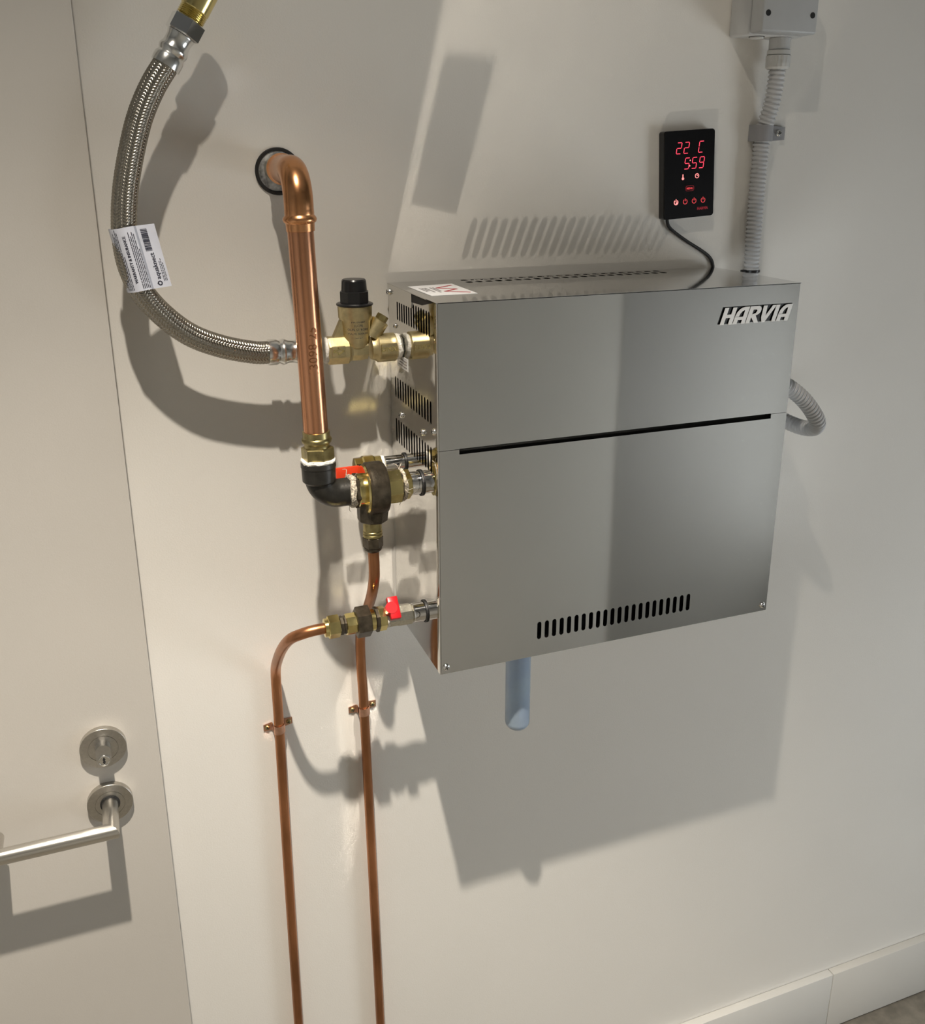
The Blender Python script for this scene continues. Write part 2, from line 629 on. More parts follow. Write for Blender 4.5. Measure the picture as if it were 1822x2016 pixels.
# ================================================================== steam generator cabinet
gen = thing('steam_generator', 'stainless steel wall-mounted steam generator cabinet with slotted vents', 'steam generator', (W / 2, -D, ZB))
TH = 0.0012
YB = -0.008            # the cabinet hangs a few millimetres off the wall


def side_xf(u, v, w):   # u = depth, v = height, outward -x
    return (w, u, v)


def slot_row(u0, u1, n, v0, v1, w):
    return [stadium(u0 + (u1 - u0) * k / (n - 1), v0, v1, w) for k in range(n)]


rows = (slot_row(-0.186, -0.050, 14, 1.7385, 1.7705, 0.0058)
        + slot_row(-0.188, -0.033, 14, 1.6255, 1.6560, 0.0060)
        + slot_row(-0.187, -0.033, 14, 1.5590, 1.5945, 0.0060))
sidep = obj('side_panel', plate(rect(-D + 0.0015, ZB, YB, ZT - 0.002), rows, TH, side_xf), 'polished_steel', gen, 0,
            label='mirror-polished left side panel with three rows of slots')
obj('side_panel', plate(rect(-D + 0.0015, ZB, YB, ZT - 0.002), [], TH, lambda u, v, w: (W - w, u, v)), 'polished_steel', gen, 0)
obj('back_panel', box((0.002, YB - 0.0012, ZB + 0.01), (W - 0.002, YB, ZT - 0.004)), 'inner_steel', gen, 0)
obj('bottom_panel', plate(rect(0.0015, -D + 0.002, W - 0.0015, YB - 0.002),
                          [[(0.1445 + 0.0195 * math.cos(2 * PI * k / 24), -0.155 + 0.0195 * math.sin(2 * PI * k / 24)) for k in range(24)]],
                          TH, lambda u, v, w: (u, v, ZB + 0.006 + w)), 'polished_steel', gen, 0)
# top cover with a row of slots along the wall, and its folded side flap
top_holes = [[(x + u, y) for u, y in stadium(0, -0.050, -0.0165, 0.0098, 5)] for x in [0.1085 + (0.4265 - 0.1085) * k / 21 for k in range(22)]]
obj('top_cover', plate(rect(-0.0012, -D, W + 0.0012, YB), top_holes, TH, lambda u, v, w: (u, v, ZT - TH + w)), 'polished_steel', gen, 0,
    label='reflective top cover with a row of slots')
flap = obj('side_flap', plate([(YB, ZT - 0.0205), (YB, ZT - 0.001), (-0.118, ZT - 0.001), (-0.118, ZT - 0.019), (-0.116, ZT - 0.0205)], [], 0.001,
                              lambda u, v, w: (-0.0012 + w, u, v)), 'polished_steel', gen, 0)
obj('side_flap', plate([(YB, ZT - 0.0205), (YB, ZT - 0.001), (-0.118, ZT - 0.001), (-0.118, ZT - 0.0205)], [], 0.001,
                       lambda u, v, w: (W + 0.0002 + w, u, v)), 'polished_steel', gen, 0)
# black sheet painting the shade of a gap under the top cover near the front corner
obj('corner_gap_shade', plate([(-0.119, ZT - 0.0012), (-0.119, ZT - 0.0125), (-0.160, ZT - 0.0105), (-0.205, ZT - 0.0012)], [], 0.0006,
                        lambda u, v, w: (-0.0006 + w, u, v)), 'hole_shade', gen, 0)

ZS = 1.5962            # seam between the two front sheets


def front_xf(u, v, w):
    return (u, -D + w, v)


R_ = 0.0013


def with_edge(bm, z0, z1):
    """rounded folded edges down both sides of a front sheet"""
    for x, s in ((0.0, 1),):
        vs = []
        for z in (z0, z1):
            ring = []
            for k in range(6):
                a = PI / 2 * k / 5
                ring.append(bm.verts.new((x + s * (R_ - R_ * math.cos(a)) - s * 0.0006, -D + R_ - R_ * math.sin(a), z)))
            back = bm.verts.new((x - s * 0.0006, -D + 0.011, z))
            vs.append([back] + ring)
        for k in range(len(vs[0]) - 1):
            f = (vs[0][k], vs[0][k + 1], vs[1][k + 1], vs[1][k])
            bm.faces.new(f)
    return bm


fu = obj('upper_front_panel',
         with_edge(plate([(R_, ZS + 0.0003), (0.029, ZS + 0.0003), (0.0292, ZS + 0.0008), (0.5143, ZS + 0.0008), (0.5145, ZS + 0.0003), (W, ZS + 0.0003), (W, ZT - 0.0004), (R_, ZT - 0.0004)],
                         [], TH, front_xf), ZS + 0.0003, ZT - 0.0004), 'front_steel', gen, 40)
vents = slot_row(0.1487, 0.3962, 22, 1.3003, 1.3277, 0.0066)
ZL = ZB
fl = obj('lower_front_panel',
         with_edge(plate([(R_, ZL), (W, ZL), (W, ZS - 0.0003), (0.5150, ZS - 0.0003), (0.5150, ZS - 0.0068), (0.0287, ZS - 0.0068), (0.0287, ZS - 0.0003), (R_, ZS - 0.0003)],
                         vents, TH, front_xf), ZL, ZS - 0.0003), 'front_steel', gen, 40)
# the slot between the sheets: a lip folded inwards and a black sheet behind it painting the shade
obj('slot_lip', plate([(0, 0), (0.010, -0.0045), (0.010, -0.0055), (0, -0.001)], [], 0.5150 - 0.0287,
                      lambda u, v, w: (0.0287 + w, -D + 0.0003 + u, ZS - 0.0068 + v)), 'front_steel', fl, 0)
obj('slot_shade_sheet', box((0.027, -D + 0.012, ZS - 0.02), (0.517, -D + 0.0125, ZS + 0.006)), 'hole_shade', fl, 0)
# what shows through the vents: tank and wiring tray
obj('water_tank', lathe([(0, 0.0), (0, 0.062), (0.008, 0.070), (0.20, 0.070), (0.208, 0.062), (0.208, 0.0)], (0.20, -0.12, ZB + 0.03), (0, 0, 1), 40), 'bright_steel', gen, 40)
obj('inner_tray', box((0.10, -0.185, ZB + 0.008), (0.46, -0.05, ZB + 0.013)), 'inner_steel', gen, 0)
for (x, z) in ((0.0080, 1.2850), (0.5345, 1.2845)):
    screw(gen, (x, -D - 0.0001, z), (0, -1, 0), 0.0047)
screw(gen, (-0.0013, -0.0185, 1.7735), (-1, 0, 0), 0.0050)
for (y, z) in ((-0.061, 1.6058), (-0.1564, 1.6062), (-0.2030, 1.6195)):
    screw(gen, (-0.0002, y, z), (-1, 0, 0), 0.0047)
screw(gen, (-0.0002, -0.040, 1.7290), (-1, 0, 0), 0.0036)
# side sticker
st = obj('side_sticker', box((-0.0005, -0.094, 1.6745), (-0.0001, -0.046, 1.6915)), 'paper', gen, 0, label='small pale sticker on the side panel')
bm = bmesh.new()
for k in range(3):
    add_box(bm, (-0.0008, -0.090, 1.678 + k * 0.004), (-0.0004, -0.052 - 0.006 * (k % 2), 1.6793 + k * 0.004))
obj('print_lines', bm, 'grey_ink', st, 0)
# top sticker with the red W
ts = obj('top_sticker', polys(bmesh.new(), [[(0.0118, -0.0615), (0.0136, -0.1570), (0.0770, -0.1560), (0.0785, -0.0540)]], ZT + 0.0001, ZT + 0.0005), 'paper', gen, 0,
         label='white sticker with a red W on the top cover')
bm = bmesh.new()
wpts = [(0.0, 1.0), (0.28, 0.0), (0.51, 0.80), (0.74, 0.0), (1.0, 1.0)]


def stroke(a, b, w):
    a, b = Vector(a), Vector(b)
    n = Vector((-(b - a).y, (b - a).x)).normalized() * w / 2
    return [tuple(a + n), tuple(a - n), tuple(b - n), tuple(b + n)]


# the W reads from the right-hand end of the box: its top edge points to +x
for a, b in zip(wpts, wpts[1:]):
    pa = (0.0430 + 0.029 * a[1], -0.070 - 0.074 * a[0])
    pb = (0.0430 + 0.029 * b[1], -0.070 - 0.074 * b[0])
    polys(bm, [stroke(pa, pb, 0.0042)], ZT + 0.0005, ZT + 0.0007)
obj('red_letter', bm, 'red_ink', ts, 0)
bm = bmesh.new()
for k, (x, y0, y1) in enumerate(((0.0395, -0.085, -0.118), (0.0355, -0.085, -0.132), (0.0285, -0.085, -0.126), (0.0245, -0.085, -0.112), (0.0205, -0.085, -0.120))):
    y = y0
    while y > y1:
        dy = random.uniform(0.002, 0.006)
        add_box(bm, (x - 0.0012, y - dy, ZT + 0.0005), (x + 0.0012, y, ZT + 0.0007))
        y -= dy + 0.0012
obj('small_print', bm, 'grey_ink', ts, 0)

# ---- the HARVIA plate: slanted letters, white in front of black


def letter(ch):
    """strokes in a 0..w by 0..1 cell, slant added later"""
    if ch == 'H':
        return 0.80, [[(0, 0), (0.24, 0), (0.24, 0.40), (0.52, 0.40), (0.52, 0), (0.76, 0), (0.76, 1), (0.52, 1), (0.52, 0.60), (0.24, 0.60), (0.24, 1), (0, 1)]]
    if ch == 'A':
        return 0.80, [[(0, 0), (0.24, 0), (0.24, 0.24), (0.52, 0.24), (0.52, 0), (0.76, 0), (0.76, 1), (0.46, 1), (0.30, 0.96), (0.16, 0.86), (0.05, 0.68), (0.0, 0.44),
                       (0.24, 0.44), (0.28, 0.62), (0.36, 0.74), (0.46, 0.80), (0.52, 0.80), (0.52, 0.42), (0.24, 0.42), (0, 0.42)]]
    if ch == 'R':
        return 0.80, [[(0, 0), (0.24, 0), (0.24, 1), (0, 1)],
                      [(0.24, 1), (0.24, 0.80), (0.44, 0.80), (0.50, 0.74), (0.50, 0.66), (0.46, 0.58), (0.24, 0.52), (0.24, 0.36), (0.54, 0), (0.82, 0), (0.50, 0.44),
                       (0.66, 0.52), (0.75, 0.64), (0.75, 0.82), (0.68, 0.94), (0.56, 1)]]
    if ch == 'V':
        return 0.84, [[(0.22, 0), (0.40, 0), (0.86, 1), (0.62, 1), (0.34, 0.36), (0.26, 1), (0.02, 1), (0.10, 0.3)]]
    if ch == 'I':
        return 0.30, [[(0, 0), (0.24, 0), (0.24, 1), (0, 1)]]


def logo(depth0, depth1, grow, dx, dz):
    bm = bmesh.new()
    x = 0.0
    sx, h = 0.0259, 0.0232
    for ch in 'HARVIA':
        w, pl = letter(ch)
        for q in pl:
            qq = []
            for u, v in q:
                qq.append(((x + u) * sx + v * 0.0072, v * h))
            polys(bm, [qq], depth0, depth1)
        if grow:       # the black silhouette fills the counters
            qq = [((x - 0.02) * sx, 0.0), ((x + w + 0.02) * sx, 0.0), ((x + w + 0.02) * sx + 0.0072, h), ((x - 0.02) * sx + 0.0072, h)]
            polys(bm, [qq], depth0, depth1)
        x += w + 0.02
    for v in bm.verts:
        v.co = Vector((0.4118 + dx + v.co.x, -D - v.co.z, 1.7328 + dz + v.co.y))
    bmesh.ops.recalc_face_normals(bm, faces=bm.faces[:])
    return bm


lg = obj('logo_shadow', logo(0.0001, 0.0006, True, -0.0026, 0.0012), 'logo_black', gen, 0, label='black shadow of the lettering HARVIA')
obj('logo_letters', logo(0.0006, 0.0012, False, 0.0, 0.0), 'logo_white', lg, 0, label='white slanted lettering HARVIA')

# grommets where the pipes leave the side panel
for (y, z, r) in ((-0.1405, 1.5305, 0.0170), (-0.068, 1.5388, 0.0118), (-0.150, 1.3412, 0.0150)):
    obj('grommet', lathe([(0.0002, r - 0.0004), (0.0002, r + 0.0014), (0.0020, r + 0.0012), (0.0024, r - 0.0004), (0.0002, r - 0.0004)], (0.0, y, z), (-1, 0, 0), 36, 0.0, False), 'black_rubber', gen, 30)

# ================================================================== steam outlet pipe: copper riser, black elbow, dark tee
PY = -0.1400
stm = thing('steam_pipe', 'thick copper steam pipe curving out of the wall down to black elbow', 'pipe', (-0.139, PY, 1.53))


def xp(z):                      # the riser leans very slightly
    return -0.1462 + (1.935 - z) * 0.0205


AX0 = xp(1.94)
ZH = 1.9385
# pipe stub in the wall and the elbow
obj('pipe_stub', lathe([(0, 0.0157), (0.055, 0.0157)], (AX0, -0.001, ZH), (0, -1, 0), 32), 'nickel', stm)
arc = [Vector((AX0, -0.034, ZH)), Vector((AX0, -0.096, ZH))]
RC = 0.040
for k in range(0, 19):
    a = PI / 2 * k / 18
    arc.append(Vector((AX0, -0.100 - RC * math.sin(a), ZH - RC + RC * math.cos(a))))
arc.append(Vector((AX0, PY, ZH - RC - 0.006)))
pts, L = resample(arc, 0.0015)


def elbow_r(s, th):
    r = 0.0176
    for c, w, h in ((0.010, 0.0034, 0.0022), (L - 0.0005, 0.0, 0.0)):
        if w:
            r += h * math.exp(-((s - c) / w) ** 2)
    return r


elb = obj('copper_elbow', add_sweep(bmesh.new(), pts, elbow_r, 36), 'copper_fitting', stm, 40)
obj('press_collar', lathe([(0, 0.0176), (0.004, 0.0178), (0.006, 0.0176), (0.0085, 0.0196), (0.0112, 0.0205), (0.0140, 0.0196), (0.0160, 0.0174), (0.0250, 0.0170), (0.0255, 0.0158)],
                          (AX0, PY, ZH - RC - 0.005), (xp(1.6) - AX0, 0, -0.29), 36), 'copper_fitting', elb, 40)
pdir = Vector((xp(1.6) - AX0, 0, -0.2935)).normalized()
rise = obj('riser', lathe([(0, 0.0159), (0.268, 0.0159)], (AX0, PY, 1.885), pdir, 40), 'copper', stm, 30)
me = text_mesh('pipe_marking', '13098 25', 0.0165, 'aged_copper', 'CENTER', 0.00005)
for v in me.vertices:           # wrap the marking round the riser
    x, y, z = v.co
    a = (y - 0.006) / 0.0161
    v.co = Vector((x, 0.01605 * math.sin(a), 0.01605 * math.cos(a) + z * 0.5))
zc = 1.724
mk = inst('pipe_marking', me, rise, basis((xp(zc), PY, zc), (0, 0, 1), (-1, 0, 0)))
# brass press adaptor with its hexagon
zz = 1.6185
ax = xp(zz)
adp = obj('brass_adaptor', lathe([(0, 0.0163), (0.0005, 0.0176), (0.0085, 0.0176), (0.0100, 0.0190), (0.0120, 0.0196), (0.0145, 0.0190), (0.0160, 0.0174), (0.0175, 0.0166), (0.0215, 0.0166), (0.0225, 0.0176)],
                                 (ax, PY, zz), (0.02, 0, -1), 36), 'old_brass', stm, 35)
obj('adaptor_hexagon', hexnut((ax + 0.0005, PY, zz - 0.0215), (0.02, 0, -1), 0.0165, 0.0212, 0.35, 0.08), 'old_brass', adp, 0)


def ragged_band(o, d, t0, t1, r, amp, seg=40, n=8, seed=1):
    rnd = random.Random(seed)
    prof = []
    bm = bmesh.new()
    o = Vector(o)
    d, a, b = frame_from(d)
    rings = []
    for i in range(n + 1):
        f = i / n
        ring = []
        for k in range(seg):
            th = 2 * PI * k / seg
            wob = (t1 - t0) * 0.14 * math.sin(3 * th + seed) + (t1 - t0) * 0.08 * math.sin(7 * th + 2 * seed)
            rr = r + amp * (math.sin(PI * f) ** 0.5 if 0 < f < 1 else 0) + rnd.uniform(-amp, amp) * 0.45
            ring.append(bm.verts.new(o + d * (t0 + (t1 - t0) * f + wob) + (a * math.cos(th) + b * math.sin(th)) * rr))
        rings.append(ring)
    for r0, r1_ in zip(rings, rings[1:]):
        for k in range(seg):
            bm.faces.new((r0[k], r0[(k + 1) % seg], r1_[(k + 1) % seg], r1_[k]))
    bm.faces.new(list(reversed(rings[0])))
    bm.faces.new(rings[-1])
    return bm


obj('thread_tape', ragged_band((-0.1390, PY, 1.5815), (0, 0, -1), 0.0, 0.0055, 0.0212, 0.0014, seed=3), 'thread_tape', stm, 60)
be = obj('black_elbow', add_sweep(bmesh.new(), resample(
    [Vector((-0.1390, PY, 1.5772)), Vector((-0.1390, PY, 1.556))]
    + [Vector((-0.1390 + 0.0255 * (1 - math.cos(PI / 2 * k / 16)), PY, 1.556 - 0.0255 * math.sin(PI / 2 * k / 16))) for k in range(17)]
    + [Vector((-0.0985, PY, 1.5305))], 0.0012)[0], lambda s, th: 0.0188, 36), 'black_iron', stm, 45)
obj('elbow_socket', lathe([(0, 0.0200), (0.001, 0.0226), (0.007, 0.0229), (0.0078, 0.0222), (0.026, 0.0216), (0.029, 0.0190)],
                          (-0.1390, PY, 1.5775), (0, 0, -1), 36), 'black_iron', be, 30)
SZ = 1.5305
obj('hemp_fibre', ragged_band((-0.1010, PY, SZ), (1, 0, 0), 0.0, 0.0085, 0.0200, 0.0024, seed=5), 'hemp', stm, 60)
bm = bmesh.new()
rnd = random.Random(4)
for cx, n in ((-0.097, 9), (-0.0265, 12)):
    for k in range(n):
        th = rnd.uniform(0, 2 * PI)
        p0 = Vector((cx + rnd.uniform(-0.004, 0.004), PY + 0.020 * math.cos(th), SZ + 0.020 * math.sin(th)))
        p1 = p0 + Vector((rnd.uniform(-0.008, 0.010), 0.012 * math.cos(th), 0.010 * math.sin(th)))
        mid = (p0 + p1) / 2 + Vector((rnd.uniform(-0.004, 0.004),) * 3)
        add_sweep(bm, catmull([p0, mid, p1], 4), 0.00035, 5)
o = obj('loose_fibres', bm, 'hemp', stm, 60)
o['kind'] = 'stuff'
obj('hex_bush', hexnut((-0.0945, PY, SZ), (1, 0, 0), 0.0075, 0.0235, 0.2, 0.1), 'dark_bronze', stm, 0)
obj('brass_bush', lathe([(0, 0.0215), (0.001, 0.0225), (0.0085, 0.0225), (0.0090, 0.0325), (0.0115, 0.0340), (0.0125, 0.0335)],
                        (-0.0895, PY, SZ), (1, 0, 0), 40), 'brass', stm, 30)
tee = obj('tee_body', lathe([(0, 0.0315), (0.0010, 0.0345), (0.0035, 0.0362), (0.0225, 0.0362), (0.0265, 0.0340), (0.0275, 0.0260)],
                            (-0.0780, PY, SZ), (1, 0, 0), 48), 'dark_bronze', stm, 30, label='dark bronze ring-shaped tee body')
obj('tee_branch', lathe([(0, 0.0215), (0.030, 0.0215), (0.0440, 0.0205), (0.0455, 0.0190), (0.0455, 0.0130)],
                        (-0.0665, PY, SZ), (-0.06, 0, -1), 8, 0.39), 'dark_bronze', tee, 0)
obj('brass_union', lathe([(0, 0.0235), (0.001, 0.0240), (0.0215, 0.0240), (0.0225, 0.0225)], (-0.0525, PY, SZ), (1, 0, 0), 8, 0.2), 'brass', stm, 0)
obj('union_ring', hexnut((-0.0320, PY, SZ), (1, 0, 0), 0.0045, 0.0232, 0.1, 0.1), 'dark_bronze', stm, 0)
obj('thread_tape', ragged_band((-0.0285, PY, SZ), (1, 0, 0), 0.0, 0.0050, 0.0205, 0.0016, seed=8), 'hemp', stm, 60)
obj('brass_nut', hexnut((-0.0245, PY, SZ), (1, 0, 0), 0.0090, 0.0205, 0.35, 0.1), 'brass', stm, 0)
obj('chrome_nipple', lathe([(0, 0.0155), (0.0010, 0.0160), (0.0152, 0.0160)], (-0.0160, PY, SZ), (1, 0, 0), 40), 'chrome', stm, 30)

# sealing ring in the wall round the pipe
slv = thing('wall_sleeve', 'black rimmed pipe sleeve with smeared sealant in the wall', 'sleeve', (-0.1435, 0, 1.905))
obj('sleeve_rim', lathe([(0, 0.0240), (0, 0.0302), (0.0020, 0.0302), (0.0030, 0.0292), (0.0030, 0.0262), (0.0005, 0.0250)], (-0.1435, -0.0002, 1.9350), (0, -1, 0), 48), 'black_rubber', slv)
obj('sealant', ragged_band((-0.1450, -0.0002, 1.9365), (0, -1, 0), 0.0, 0.0018, 0.0255, 0.0008, seed=2, n=3), 'sealant', slv, 60)

# ================================================================== copper pipe from the tee down to the floor
cp = thing('copper_pipe', 'thin copper pipe bending from the dark tee back to the wall', 'pipe', (-0.052, -0.012, 0.0))
TX = -0.0695
RT = 0.0077
obj('brass_tail', lathe([(0, 0.0128), (0.0150, 0.0128), (0.0155, 0.0120)], (TX, PY, 1.4860), (0, 0, -1), 32), 'old_brass', cp)
obj('olive_ring', lathe([(0, 0.0125), (0.0010, 0.0134), (0.0040, 0.0134), (0.0048, 0.0124), (0.0056, 0.0134), (0.0088, 0.0134), (0.0094, 0.0124)], (TX, PY, 1.4715), (0, 0, -1), 32), 'old_brass', cp)
obj('compression_nut', hexnut((TX, PY, 1.4622), (0, 0, -1), 0.0160, 0.0140, 0.2, 0.12), 'dark_bronze', cp, 0)
obj('nut_skirt', lathe([(0, 0.0125), (0.003, 0.0122), (0.0065, 0.0090)], (TX, PY, 1.4465), (0, 0, -1), 24), 'dark_bronze', cp)
path = [(-0.0693, PY, 1.4420), (-0.0690, PY, 1.415), (-0.0690, -0.137, 1.395), (-0.0680, -0.119, 1.366), (-0.0650, -0.080, 1.324), (-0.0635, -0.045, 1.286), (-0.0625, -0.021, 1.254),
        (-0.0620, -0.0125, 1.225), (-0.0616, -0.012, 1.18), (-0.0599, -0.012, 1.1125), (-0.0565, -0.012, 0.81), (-0.0528, -0.012, 0.46), (-0.0495, -0.012, 0.001)]
obj('tube', sweep(path, RT, 20, step=0.006), 'aged_copper', cp, 60)

# ================================================================== drain line: copper pipe, union, small valve
dp = thing('copper_pipe', 'thin copper pipe curving left from brass compression union to the floor', 'pipe', (-0.199, -0.012, 0.0))
DYP, DZ = -0.1500, 1.3412
path = [(-0.1380, DYP, DZ), (-0.1600, DYP, 1.3405), (-0.1760, -0.1450, 1.3355), (-0.1880, -0.1280, 1.3220), (-0.1945, -0.0950, 1.2920), (-0.1965, -0.0540, 1.2520), (-0.1958, -0.0240, 1.2210),
        (-0.1952, -0.0130, 1.1950), (-0.1952, -0.012, 1.16), (-0.1954, -0.012, 1.1103), (-0.1977, -0.012, 0.8035), (-0.1987, -0.012, 0.5203), (-0.2, -0.012, 0.001)]
obj('tube', sweep(path, RT, 20, step=0.005), 'aged_copper', dp, 60)
obj('nut_collar', lathe([(0, 0.0090), (0.001, 0.0128), (0.0055, 0.0132), (0.0060, 0.0125)], (-0.1455, DYP, DZ), (1, 0, 0), 28), 'brass', dp)
obj('compression_nut', hexnut((-0.1400, DYP, DZ), (1, 0, 0), 0.0165, 0.0160, 0.2, 0.12), 'brass', dp, 0)
obj('dark_ring', lathe([(0, 0.0120), (0.001, 0.0132), (0.0050, 0.0132), (0.0060, 0.0118), (0.0070, 0.0128), (0.0092, 0.0128)], (-0.1240, DYP, DZ), (1, 0, 0), 8, 0.2), 'dark_bronze', dp, 0)
obj('brass_body', hexnut((-0.1152, DYP, DZ), (1, 0, 0), 0.0150, 0.0150, 0.5, 0.08, 8), 'brass', dp, 0)
obj('union_nut', hexnut((-0.1005, DYP, DZ), (1, 0, 0), 0.0195, 0.0222, 0.25, 0.06), 'dark_bronze', dp, 0)
obj('brass_sleeve', lathe([(0, 0.0150), (0.0070, 0.0150)], (-0.0812, DYP, DZ), (1, 0, 0), 32), 'brass', dp)
obj('dark_ring', hexnut((-0.0745, DYP, DZ), (1, 0, 0), 0.0060, 0.0180, 0.2, 0.1, 8), 'dark_bronze', dp, 0)
obj('brass_sleeve', lathe([(0, 0.0165), (0.001, 0.0172), (0.0095, 0.0172), (0.0105, 0.0160)], (-0.0690, DYP, DZ), (1, 0, 0), 8, 0.2), 'brass', dp, 0)

mv = thing('drain_valve', 'small nickel drain valve with stubby red handle', 'valve', (-0.04, DYP, 1.326))
obj('thread_tape', ragged_band((-0.0590, DYP, DZ), (1, 0, 0), 0.0, 0.0050, 0.0130, 0.0010, seed=11), 'thread_tape', mv, 60)
obj('valve_body', lathe([(0, 0.0125), (0.001, 0.0142), (0.0130, 0.0142), (0.0160, 0.0150), (0.0340, 0.0150), (0.0375, 0.0120)], (-0.0560, DYP, DZ), (1, 0, 0), 8, 0.1), 'nickel', mv, 0)
obj('chrome_nipple', lathe([(0, 0.0132), (0.001, 0.0139), (0.0185, 0.0139)], (-0.0188, DYP, DZ), (1, 0, 0), 36), 'chrome', mv)
obj('valve_stem', lathe([(0, 0.0055), (0.008, 0.0055)], (-0.0465, DYP - 0.004, DZ + 0.012), (0, -0.35, 0.94), 20), 'nickel', mv)
hb = bmesh.new()
add_box(hb, (-0.0075, -0.016, -0.005), (0.0075, 0.016, 0.005), 0.0016, 2)
add_lathe(hb, [(-0.006, 0.0085), (0.0055, 0.0085)], (-0.004, 0, 0), (0, 0, 1), 20)
for v in hb.verts:
    v.co = Matrix.Rotation(math.radians(48), 3, 'X') @ v.co
    v.co += Vector((-0.0495, DYP - 0.0130, DZ + 0.0190))
obj('red_handle', hb, 'red_plastic', mv, 40)

# upper chrome nipple behind the steam line with a red lever valve
ov = thing('overflow_valve', 'ball valve with orange-red lever behind the dark bronze tee', 'valve', (-0.05, -0.068, 1.525))
OY, OZ = -0.0680, 1.5388
obj('chrome_nipple', lathe([(0, 0.0100), (0.001, 0.0107), (0.0310, 0.0107)], (-0.0310, OY, OZ), (1, 0, 0), 36), 'chrome', ov)
obj('thread_tape', ragged_band((-0.0360, OY, OZ), (1, 0, 0), 0.0, 0.0050, 0.0112, 0.0010, seed=13), 'thread_tape', ov, 60)
obj('valve_body', lathe([(0, 0.0110), (0.001, 0.0135), (0.0110, 0.0135), (0.0130, 0.0155), (0.0270, 0.0155), (0.0290, 0.0135), (0.0380, 0.0135), (0.0390, 0.0110)], (-0.0740, OY, OZ), (1, 0, 0), 8, 0.2), 'brass', ov, 0)
obj('stem_nut', hexnut((-0.0660, OY - 0.012, OZ), (0, -1, 0), 0.0120, 0.0090, 0.2), 'black_iron', ov, 0)
hb = bmesh.new()
add_box(hb, (-0.1060, OY - 0.027, OZ - 0.0165), (-0.0730, OY - 0.023, OZ + 0.0105), 0.0015, 2)
obj('red_lever', hb, 'orange_plastic', ov, 40)

# ================================================================== pressure reducing valve
VY, VZ = -0.0660, 1.7062
VX = -0.0640
pv = thing('pressure_valve', 'cast brass pressure reducing valve with a black cap', 'valve', (VX, VY, 1.69))
obj('union_nut', hexnut((-0.1420, VY, 1.7072), (1, 0, 0), 0.0240, 0.0195, 0.3, 0.1), 'nickel', pv, 0)
obj('thread_tape', ragged_band((-0.1090, VY, 1.7070), (1, 0, 0), 0.0, 0.0045, 0.0168, 0.0012, seed=17), 'thread_tape', pv, 60)
body = obj('inlet_socket', lathe([(0, 0.0165), (0.002, 0.0190), (0.0060, 0.0195), (0.0290, 0.0195), (0.0320, 0.0165), (0.0370, 0.0150)], (-0.1060, VY, VZ), (1, 0, 0), 8, PI / 8), 'cast_brass', pv, 25)
obj('waist', lathe([(0, 0.0150), (0.0060, 0.0162), (0.0160, 0.0162), (0.0250, 0.0150)], (-0.0750, VY, VZ), (1, 0, 0), 8, PI / 8), 'cast_brass', pv, 25)
osk = obj('outlet_socket', lathe([(0, 0.0150), (0.0050, 0.0165), (0.0090, 0.0195), (0.0330, 0.0195), (0.0350, 0.0165)], (-0.0440, VY, VZ - 0.0010), (1, 0, 0), 24), 'cast_brass', pv, 25)
bon = obj('bonnet', lathe([(0, 0.0120), (0.0040, 0.0165), (0.0120, 0.0185), (0.0400, 0.0205), (0.0440, 0.0225), (0.0590, 0.0230), (0.0600, 0.0222)], (VX, VY, 1.7055), (0, 0, 1), 40), 'cast_brass', pv, 30)
# ribs bracing the sockets to the bonnet
obj('rib', polys(bmesh.new(), [[(-0.0960, 1.7230), (-0.0740, 1.7230), (-0.0740, 1.7500), (-0.0830, 1.7500)]], -0.006, 0.006,
                 lambda u, v, w: (u, VY + w, v)), 'cast_brass', pv, 0)
obj('gauge_port', lathe([(0, 0.0120), (0.0245, 0.0122), (0.0258, 0.0095)], (-0.0430, VY, 1.7215), (0.55, 0, 0.835), 24), 'cast_brass', pv, 30)
obj('port_plug', hexnut((-0.0290, VY, 1.7428), (0.55, 0, 0.835), 0.0080, 0.0082, 0.3), 'old_brass', pv, 0)
cap = obj('black_cap', lathe([(0, 0.0235), (0.0008, 0.0246), (0.0024, 0.0246), (0.0034, 0.0232), (0.0040, 0.0190)], (VX, VY, 1.7650), (0, 0, 1), 40), 'black_plastic', pv, 30)
obj('cap_hexagon', hexnut((VX, VY, 1.7685), (0, 0, 1), 0.0155, 0.0200, 0.1, 0.05, 8), 'black_plastic', cap, 0)
bm = bmesh.new()
seg = 48
add_lathe(bm, [(0, 0.0172), (0.0140, 0.0162), (0.0160, 0.0150), (0.0165, 0.0)], (VX, VY, 1.7835), (0, 0, 1), 20)
obj('cap_knob', bm, 'black_plastic', cap, 25)
# raised pads with arrow and DN20
pad = obj('arrow_pad', box((-0.1015, VY - 0.0190, VZ - 0.0060), (-0.0830, VY - 0.0165, VZ + 0.0085), 0.0012, 2), 'cast_brass', body, 30)
arrow = [(-0.0995, 0.0025), (-0.0935, 0.0025), (-0.0935, 0.0060), (-0.0850, 0.0010), (-0.0935, -0.0040), (-0.0935, -0.0005), (-0.0995, -0.0005)]
inner = [(-0.0985, 0.0015), (-0.0925, 0.0015), (-0.0925, 0.0040), (-0.0870, 0.0010), (-0.0925, -0.0022), (-0.0925, 0.0005), (-0.0985, 0.0005)]
bm = bmesh.new()
for a, b in zip(arrow, arrow[1:] + arrow[:1]):
    polys(bm, [stroke(a, b, 0.0012)], 0, 0.0007)
for v in bm.verts:
    v.co = Vector((v.co.x, VY - 0.0190 - v.co.z, VZ + 0.0010 + v.co.y))
obj('raised_arrow', bm, 'brass', pad, 0)
